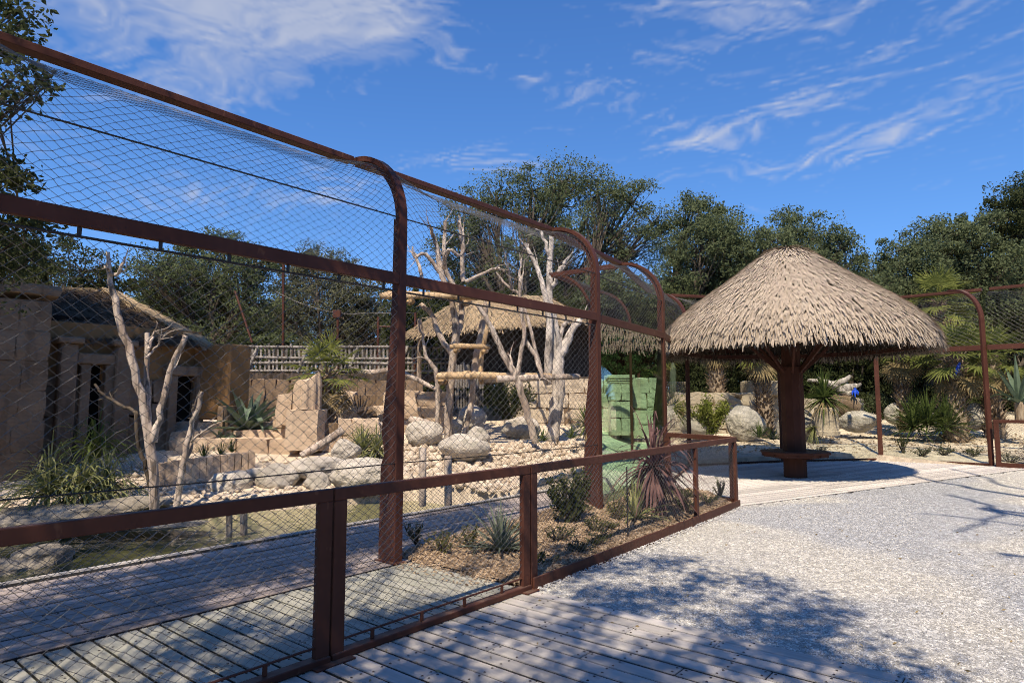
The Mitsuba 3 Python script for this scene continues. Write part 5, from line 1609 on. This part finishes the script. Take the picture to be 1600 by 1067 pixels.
def strap_plant(name, label, cat, c, n, L, Wd, e0, e1, droop, mat_, seed, heads=((0, 0, 0),), stem=None, fold=.3, prof=None, group=None, dry=0, single_leaves=False):
    g = np.random.default_rng(seed)
    k = thing(name, label, cat, group)
    if stem:
        h = stem[0]
        lp = smoothline([np.asarray(c) - [0, 0, .1], np.asarray(c) + [.02, .01, h * .5], np.asarray(c) + [0, .02, h]], 3)
        part(k, 'stem', tube(lp, np.linspace(stem[1] * 1.2, stem[1], len(lp)), 8, .1, seed), 'palm_bark', True)
    for i, o in enumerate(heads):
        R = rosette(np.asarray(c, float) + np.asarray(o) + [0, 0, stem[0] if stem else .02], n, L, Wd, e0, e1, droop, g)
        if single_leaves:
            for q in range(n):
                part(k, 'leaf', blades(*[np.asarray(x)[q:q + 1] for x in R], nseg=5, fold=fold, prof=prof), mat_)
        else:
            part(k, 'leaf_rosette', blades(*R, nseg=5, fold=fold, prof=prof), mat_, False, True)
        if dry:
            R = rosette(np.asarray(c, float) + np.asarray(o) + [0, 0, (stem[0] if stem else .02) - .08], dry, L * .8, Wd, -60, -15, droop * .8, g)
            part(k, 'dry_leaves', blades(*R, nseg=4, fold=fold), 'leaf_dry', False, True)
    return k


def bushy(name, label, cat, c, r, h, n, leaf, mat_, seed, stems=7, ratio=.45, group=None):
    g = np.random.default_rng(seed)
    k = thing(name, label, cat, group)
    c = np.asarray(c, float)
    br, P = [], []
    for i in range(stems):
        a = i * 2.4 + g.normal(0, .3)
        rr = r * (.25 + .75 * g.random())
        tip = c + [math.cos(a) * rr, math.sin(a) * rr, h * (.6 + .4 * g.random()) * (1 - .35 * rr / r)]
        lp = smoothline([c, (c + tip) / 2 + [math.cos(a) * rr * .15, math.sin(a) * rr * .15, .05 * h], tip], 4)
        br.append(tube(lp, np.linspace(.012, .004, len(lp)) * (1 + h), 5))
        m = n // stems
        tt = g.random(m) ** .6
        P.append(np.stack([np.interp(tt, np.linspace(0, 1, len(lp)), lp[:, q]) for q in range(3)], 1) + g.normal(0, .10, (m, 3)) * [r, r, h * .8])
    part(k, 'stems', merge(br), 'tree_bark', False, True)
    P = np.vstack(P)
    P[:, 2] = np.maximum(P[:, 2], c[2] + .02)
    part(k, 'foliage', leaves(P, leaf, g, ratio), mat_, False, True)
    return k


def bz(x, y):
    return float(bed_z(np.array([x]), np.array([y]))[0])


def bed_spot(px, py):
    z = .15
    for _ in range(8):
        p = spot_z(px, py, z)
        z = bz(p[0], p[1])
    return np.array([p[0], p[1], z])


p = bed_spot(783, 862)
strap_plant('yucca_plant', 'blue green spiky yucca just left of the planter\'s first double post', 'yucca', p, 90, .52, .036, -5, 85, .55, 'leaf_blue', 201)
p = bed_spot(892, 815)
bushy('mahonia_shrub', 'dark feathery evergreen shrub standing by the second tall post', 'shrub', p, .30, .78, 1900, .062, 'leaf_dark', 202, 12, .42)
p = bed_spot(992, 812)
strap_plant('yucca_plant', 'small striped yucca at the foot of the purple cordyline', 'yucca', p, 52, .50, .04, 8, 85, .35, 'leaf_varieg', 203)
p = bed_spot(1022, 798)
k = strap_plant('cordyline', 'purple cordyline with drooping dusky leaves poking above the fence rail', 'cordyline', p, 85, .85, .05, -40, 88, 1.3, 'leaf_purple', 204, stem=(.62, .045))
gg = np.random.default_rng(205)
R = rosette(p + [0, 0, .55], 46, .80, .055, -75, -35, .9, gg)
part(k, 'skirt_leaves', blades(*R, nseg=4, fold=.3), 'leaf_purple', False, True)
for i, (px, py, r, h, m, lab) in enumerate(((690, 862, .22, .28, 'leaf_weed', 'low weedy sprig on the mulch beside the main curved post'), (735, 856, .2, .3, 'leaf_weed', 'feathery green sprig left of the blue green yucca'), (650, 850, .16, .34, 'leaf_weed', 'thin arching sprig at the foot of the main curved post'), (870, 845, .28, .22, 'leaf_dark', 'low dark ground plant in front of the feathery shrub'),
        (930, 830, .22, .25, 'leaf_weed', 'low dry weeds right of the feathery shrub'), (965, 812, .18, .35, 'leaf_weed', 'thin yellow green weeds in front of the green pane'), (1065, 800, .25, .22, 'leaf_weed', 'grassy weeds right of the purple cordyline'), (1105, 790, .25, .18, 'leaf_weed', 'grassy weeds by the planter\'s inner post'), (1125, 778, .12, .34, 'leaf_weed', 'thin upright sprig in the planter\'s far corner'), (905, 862, .2, .14, 'leaf_dark', 'creeping dark plant near the planter kerb'), (840, 880, .22, .15, 'leaf_weed', 'flat dry weed right of the double post'))):
    bushy('weed', lab, 'weed', bed_spot(px, py), r, h, 300, .04, m, 210 + i, 8, .3)
g = np.random.default_rng(290)
for i in range(16):
    y = g.uniform(4.95, 10.1)
    x = FX - .05 - .045 * (y - 4.7) - g.uniform(.12, 1.45)
    bushy('weed', 'low half-dry weed growing among the bark chips of the planter', 'weed', [x, y, bz(x, y)], g.uniform(.14, .26), g.uniform(.08, .22), 260, .035, ('leaf_weed', 'leaf_dry', 'leaf_dark', 'leaf_weed')[i % 4], 300 + i, 9, .3, 'small weeds among the bark chips')
p = bed_spot(981, 838)
single('plant_stake', tube([p - [0, 0, .05], p + [0, 0, .82]], .009, 6), 'dark_iron', 'thin black stake standing in the planter before the cordyline', 'stake')

# enclosure plants
p = site(388, 672, 16.3)
gp = lambda t: [.62, .95, 1.0, .78, .42, 0.0][int(round(t * 5))]
strap_plant('agave', 'big blue green agave above the stone steps', 'agave', [p[0], p[1], p[2]], 46, 1.12, .22, -8, 80, .55, 'leaf_agave', 221, single_leaves=True, fold=.35, prof=gp)
p = site(346, 690, 15.9)
strap_plant('agave', 'smaller grey agave left of the big one', 'agave', p, 18, .5, .10, 0, 75, .5, 'leaf_agave', 222, single_leaves=True, fold=.35, prof=gp)
p = site(440, 652, 17.3)
strap_plant('agave', 'small spiky agave right of the big one', 'agave', p, 26, .42, .06, 10, 80, .4, 'leaf_blue', 223, single_leaves=True, fold=.3, prof=gp)
for i, (px, py, d, L, n, lab) in enumerate(((75, 775, 10.7, .95, 130, 'arching strap-leaved clump on the shaded bank, leftmost'), (125, 772, 10.9, .9, 120, 'arching strap-leaved clump in the middle of the shaded bank'), (165, 768, 11.3, .85, 100, 'arching strap-leaved clump on the shaded bank, right of the three'), (150, 705, 13.2, .9, 90, 'dark strap-leaved clump close to the shaded building'))):
    strap_plant('strap_plant', lab, 'plant', site(px, py, d), n, L * 1.15, .045, 10, 86, 1.9, 'leaf_varieg' if i < 3 else 'leaf_yucca', 224 + i)  # first three clumps: brighter leaf colour stands in for sun on them
p = site(567, 706, 14.6)
strap_plant('yucca_plant', 'cream striped yucca clump behind the rounded grey boulder', 'yucca', p, 80, .62, .05, -12, 82, .7, 'leaf_varieg', 231, heads=((0, 0, 0), (.32, .12, 0), (-.2, .1, 0)))
for i, (px, py, d, lab) in enumerate(((345, 714, 13.6, 'left tuft of reedy grass in the small bed'), (362, 708, 13.8, 'right tuft of reedy grass in the small bed'), (318, 716, 13.5, 'short tuft of reedy grass at the bed\'s left end'), (848, 690, 15, 'small green tuft left of the white trunk\'s foot'), (893, 686, 15.2, 'small green tuft right of the white trunk\'s foot'))):
    strap_plant('grass_tuft', lab, 'grass', site(px, py, d), 36, .34 if i < 3 else .32, .02 if i < 3 else .03, 35 if i < 3 else 5, 88, .3, 'leaf_yucca', 233 + i)
bushy('dark_shrub', 'dark broad shrub under the treehouse beside the platforms', 'shrub', site(795, 655, 18.6), .75, 1.35, 2600, .11, 'leaf_dark', 240, 14, .4)
strap_plant('yucca_plant', 'green yucca left of the second tall post inside the net', 'yucca', site(917, 665, 15.6), 60, .62, .045, -20, 80, .5, 'leaf_yucca', 241, dry=24)
strap_plant('yucca_plant', 'yucca seen in the narrow gap right of the green pane', 'yucca', site(1050, 662, 17.2), 70, .72, .06, -35, 82, .4, 'leaf_yucca', 242, stem=(.45, .06), dry=10)
bushy('lime_shrub', 'lime green leafy shrub before the pale wall behind the shelter', 'shrub', site(1110, 678, 19.2), .66, 1.30, 3200, .085, 'leaf_lime', 243, 16, .5)
for i, (px, py, d, L, lab) in enumerate(((1187, 684, 19, .48, 'small spiky tuft left of the shelter column'), (1207, 688, 18.6, .36, 'smaller spiky tuft against the shelter column'))):
    strap_plant('yucca_plant', lab, 'yucca', site(px, py, d), 46, L, .035, 10, 86, .25, 'leaf_yucca', 244 + i)
# potted yucca on a stub of column
PT = thing('column_stub', 'grey stub of stone column used as a plant stand right of the shelter column', 'column')
pc = site(1293, 680, 19.2)
part(PT, 'drum', lathe([pc[0], pc[1], pc[2]], [(.001, 0), (.34, 0), (.35, .12), (.32, .14), (.33, .78), (.30, .82), (.001, .82)], 20), 'stone_pale', 40)
strap_plant('yucca_plant', 'large green yucca on the column stub with drooping dry leaves', 'yucca', [pc[0] - .05, pc[1], pc[2] + .75], 95, .98, .06, -40, 84, .45, 'leaf_yucca', 246, stem=(.38, .07), dry=40)
strap_plant('yucca_plant', 'hanging dry yucca tuft left of the column stub', 'yucca', site(1272, 668, 19.4), 50, .62, .045, -70, 30, .8, 'leaf_varieg', 247)
strap_plant('yucca_plant', 'broad deep green yucca mound between two palm trunks', 'yucca', site(1450, 668, 19.6), 120, 1.0, .062, -15, 86, .35, 'leaf_yucca', 248, heads=((0, 0, .1), (.45, .3, 0), (-.35, -.2, 0)), )
bushy('dark_shrub', 'dark green shrub right of the slanted boulder', 'shrub', site(1378, 655, 22), .7, 1.35, 1900, .09, 'leaf_oak', 249, 14, .45)
strap_plant('agave', 'silver leaved agave at the far right behind the glass', 'agave', site(1594, 655, 19), 16, 1.25, .14, 20, 80, .4, 'leaf_agave', 250, single_leaves=True, stem=(.5, .12), fold=.35, prof=gp)
LOWG = 'low plants behind the far glass'
for i, (px, py, d) in enumerate(((1165, 716, 16.4), (1275, 712, 17.2), (1330, 712, 17.4), (1300, 716, 17), (1345, 716, 17.2), (1405, 700, 17.4), (1435, 712, 17), (1468, 706, 17.2), (1515, 706, 17), (1350, 720, 17))):
    lab = 'low scrubby plant behind the far glass, ' + ['at the far left under the bench side', 'right of the shelter column', 'below the slanted boulder', 'nearest the bench', 'dark one left of the middle post', 'tall sprig right of the middle post', 'grey mound right of the middle post', 'green one before the yucca mound', 'thin one by the arched post', 'creeping at the glass foot'][i]
    bushy('scrub', lab, 'plant', ground_at(px, d) + np.array([0, 0, .0]), .3 if i != 5 else .15, .3 if i != 5 else .6, 420, .05, 'leaf_weed' if i % 3 else 'leaf_dark', 260 + i, 9, .35)
strap_plant('cordyline', 'small purple cordyline inside the far right fence', 'cordyline', spot_g(1598, 727) + np.array([.15, .35, 0]), 40, .6, .035, 10, 80, .4, 'leaf_purple', 275)
bushy('scrub', 'grey heathery mound behind the far right fence', 'plant', spot_g(1572, 725) + np.array([.05, .4, 0]), .35, .3, 500, .04, 'leaf_weed', 276, 10, .3)


def fan_palm(label, base, h, r0, r1, nf, FL, seed, skirt=0, elev=(-35, 75), group=None):
    g = np.random.default_rng(seed)
    k = thing('fan_palm', label, 'palm', group)
    base = np.asarray(base, float)
    lean = g.normal(0, .03, 3) * [1, 1, 0] * h
    lp = smoothline([base - [0, 0, .15], base + lean * .4 + [0, 0, h * .5], base + lean + [0, 0, h]], 5)
    rad = np.linspace(r0, r1, len(lp))
    part(k, 'trunk', tube(lp, rad * .8, 10, .06, seed), 'palm_bark', True)
    n = int(h * 90)
    t = np.sort(g.random(n))
    a = np.arange(n) * 2.39996
    C_ = np.stack([np.interp(t, np.linspace(0, 1, len(lp)), lp[:, q]) for q in range(3)], 1)
    rr = np.interp(t, np.linspace(0, 1, len(lp)), rad)
    u = np.stack([np.cos(a), np.sin(a), 0 * a], 1)
    part(k, 'leaf_bases', blades(C_ + u * (rr * .72)[:, None], u * .75 + np.array([0, 0, 1]) + g.normal(0, .12, (n, 3)), .16 + .12 * g.random(n), .10 + .05 * g.random(n), .2, 2, .2, lambda q: 1 - .6 * q, u), 'palm_bark', False, True)
    top = lp[-1]
    P, D, L, Wd, U = [], [], [], [], []
    stalk = []
    for i in range(nf + skirt):
        a = i * 2.39996 + g.normal(0, .2)
        e = math.radians(elev[1] + (elev[0] - elev[1]) * (i / max(1, nf - 1)) + g.normal(0, 6)) if i < nf else math.radians(-70 + g.normal(0, 8))
        d = np.array([math.cos(a) * math.cos(e), math.sin(a) * math.cos(e), math.sin(e)])
        pl = FL * (.48 + .12 * g.random())
        mid = top + d * pl * .5
        end = top + d * pl - np.array([0, 0, .1 * pl * math.cos(e)])
        stalk.append(tube(np.array([top, mid, end]), [.018, .014, .009], 4))
        dd = norm(end - mid)
        sd = norm(np.cross(dd, [0, 0, 1])) if abs(dd[2]) < .95 else np.array([1., 0, 0])
        m = 22
        th = np.linspace(-1.9, 1.9, m) + g.normal(0, .03, m)
        nv = np.cross(sd, dd)
        Dl = np.cos(th)[:, None] * dd + np.sin(th)[:, None] * sd + nv * .18 * g.random()
        P.append(np.repeat(end[None], m, 0)); D.append(Dl); L.append(FL * .5 * (.72 + .28 * np.cos(th * .6)) * (.9 + .2 * g.random(m))); Wd.append(np.full(m, FL * .038)); U.append(np.repeat(nv[None], m, 0))
    c = lambda x: np.concatenate(x)
    part(k, 'leaf_stalks', merge(stalk), 'leaf_palm', False, True)
    m0 = nf * 22
    P, D, L, Wd, U = c(P), c(D), c(L), c(Wd), c(U)
    dr_ = .25 + .5 * g.random(len(P))
    pf = lambda t: [.35, .8, 1, .6, .05][int(round(t * 4))]
    for q in range(0, m0, 22):
        w_ = slice(q, q + 22)
        part(k, 'frond', blades(P[w_], D[w_], L[w_], Wd[w_], dr_[w_], 4, .25, pf, U[w_]), 'leaf_palm')
    if skirt:
        part(k, 'dead_fronds', blades(P[m0:], D[m0:], L[m0:], Wd[m0:], dr_[m0:], 4, .25, pf, U[m0:]), 'leaf_dry', False, True)
    return k


fan_palm('small shaggy fan palm between broken column and waterfall wall', site(512, 672, 16.6), 1.45, .17, .20, 16, 1.2, 301, skirt=6)
fan_palm('scaly palm trunk behind the wall, left under the shelter eave', site(1120, 618, 23.2), 2.2, .34, .30, 18, 1.3, 302, skirt=4)
fan_palm('slim scaly palm trunk just left of the shelter column', site(1196, 682, 20.8), 3.0, .30, .22, 18, 1.35, 303, skirt=4)
fan_palm('dark slim palm trunk left of the broad yucca mound', site(1415, 668, 21.2), 2.7, .26, .22, 20, 1.3, 304, skirt=5)
fan_palm('stout palm with the blue bird clinging to its trunk', site(1493, 690, 19.8), 2.6, .46, .26, 22, 1.35, 305, skirt=6)
fan_palm('palm behind glass right of the arched post', site(1556, 678, 20.6), 2.45, .36, .24, 22, 1.35, 306, skirt=5)
fan_palm('tall palm whose fronds show through the far aviary\'s netted top', site(1480, 660, 24.5), 4.6, .24, .18, 20, 1.5, 307, skirt=4)
k = thing('cactus_column', 'grey green columnar cactus behind the gap left of the shelter', 'cactus')
pc = site(1052, 622, 22.8)
a = np.arange(24) * PI / 12
part(k, 'stem', tube(smoothline([pc, pc + [0, 0, .7], pc + [.02, 0, 1.25]], 4), [.10, .11, .115, .11, .11, .105, .10, .09, .05], 10, .12, 4), 'leaf_agave', True)
k = thing('driftwood_stump', 'bleached white driftwood stump lying on the wall behind the potted yucca', 'driftwood')
for i, pts in enumerate(([(1262, 594, 4, 21), (1285, 596, 6, 20.9), (1310, 604, 12, 20.8), (1325, 606, 12, 20.8), (1340, 602, 5, 20.8), (1345, 600, 3, 20.8)], [(1300, 602, 7, 20.8), (1315, 596, 8, 20.7), (1326, 590, 5, 20.7), (1328, 586, 3, 20.7)], [(1310, 608, 8, 20.7), (1325, 615, 7, 20.7), (1330, 612, 4, 20.6)], [(1290, 600, 6, 20.9), (1278, 590, 3, 20.9)])):
    lp = smoothline([[*site(a_, b_2, d), .62 * r * d / 1010] for a_, b_2, r, d in pts], 4)
    part(k, 'trunk' if i == 0 else 'root', tube(lp[:, :3], lp[:, 3], 9, .18, i), 'white_wood', True)
p = site(1318, 632, 20.8)
single('wall_stone', rock(p, (.95, .7, .85), 77, 3), 'stone_brown', 'brown weathered stone under the bleached driftwood', 'rock', smooth=True)


# ------------------------------------------------------------------ birds
def hull_chain(spheres):
    m = []
    for (p, r) in spheres:
        s = manifold3d.Manifold.sphere(r, 20).translate(list(map(float, p)))
        m.append(s)
    out = manifold3d.Manifold()
    for a, b in zip(m[:-1], m[1:]):
        out = out + manifold3d.Manifold.batch_hull([a, b])
    return out


def bird(label, pos, yaw, tilt, wings=.0, size=.72):
    k = thing('blue_macaw', label, 'bird')
    # local: x forward, z up, along the body
    body = hull_chain([((-.02, 0, -.16), .045), ((0, 0, -.05), .085), ((.005, 0, .06), .092), ((.02, 0, .16), .06), ((.04, 0, .22), .062)])
    tail = hull_chain([((-.03, 0, -.15), .04), ((-.08, 0, -.38), .024), ((-.10, 0, -.46), .010)])
    w = None
    for s in (-1, 1):
        ww = hull_chain([((-.01, s * .085, .08), .032), ((-.04, s * (.088 + wings), -.08), .036), ((-.07, s * (.05 + wings * 1.6), -.27), .014)])
        body = body + ww
    mm = (body + tail).refine_to_length(.02).to_mesh()
    me = trimesh.Trimesh(mm.vert_properties[:, :3], mm.tri_verts)
    trimesh.smoothing.filter_taubin(me, iterations=8)
    c, s = math.cos(yaw), math.sin(yaw)
    ct, st = math.cos(tilt), math.sin(tilt)
    R = np.array([[c, -s, 0], [s, c, 0], [0, 0, 1]]) @ np.array([[ct, 0, st], [0, 1, 0], [-st, 0, ct]])
    tf = lambda v: np.asarray(v) @ R.T * size + pos
    part(k, 'body', (tf(me.vertices), np.array(me.faces)), 'feather_blue', True)
    bk = hull_chain([((.085, 0, .235), .030), ((.125, 0, .222), .022), ((.138, 0, .185), .007)]).to_mesh()
    part(k, 'beak', (tf(bk.vert_properties[:, :3]), np.array(bk.tri_verts)), 'beak_black', True)
    for s_ in (-1, 1):
        e = trimesh.creation.icosphere(2, .012)
        part(k, 'eye_ring', (tf(np.array(e.vertices) * [1, .5, 1] + [.062, s_ * .052, .245]), np.array(e.faces)), 'cere_yellow', True)
        e2 = trimesh.creation.icosphere(1, .006)
        part(k, 'eye', (tf(np.array(e2.vertices) + [.063, s_ * .058, .245]), np.array(e2.faces)), 'beak_black', True)
        f = merge([tube([(.03 + .02 * q, s_ * .035 + .008 * (q - 1), -.13), (.06 + .02 * abs(q - 1), s_ * .035 + .012 * (q - 1), -.15)], .008, 6) for q in range(3)])
        part(k, 'foot', (tf(f[0]), f[1]), 'beak_black', True)


yaw_r = HEAD
bird('blue macaw perched on the bleached driftwood, bending down', site(1336, 612, 20.4), yaw_r + PI / 2 - .5, .75, .04, .66)
bird('blue macaw clinging to the stout palm trunk', site(1497, 574, 19.3), yaw_r + PI / 2 + .5, -.5, .06, .56)

print(len(scene), 'entries')
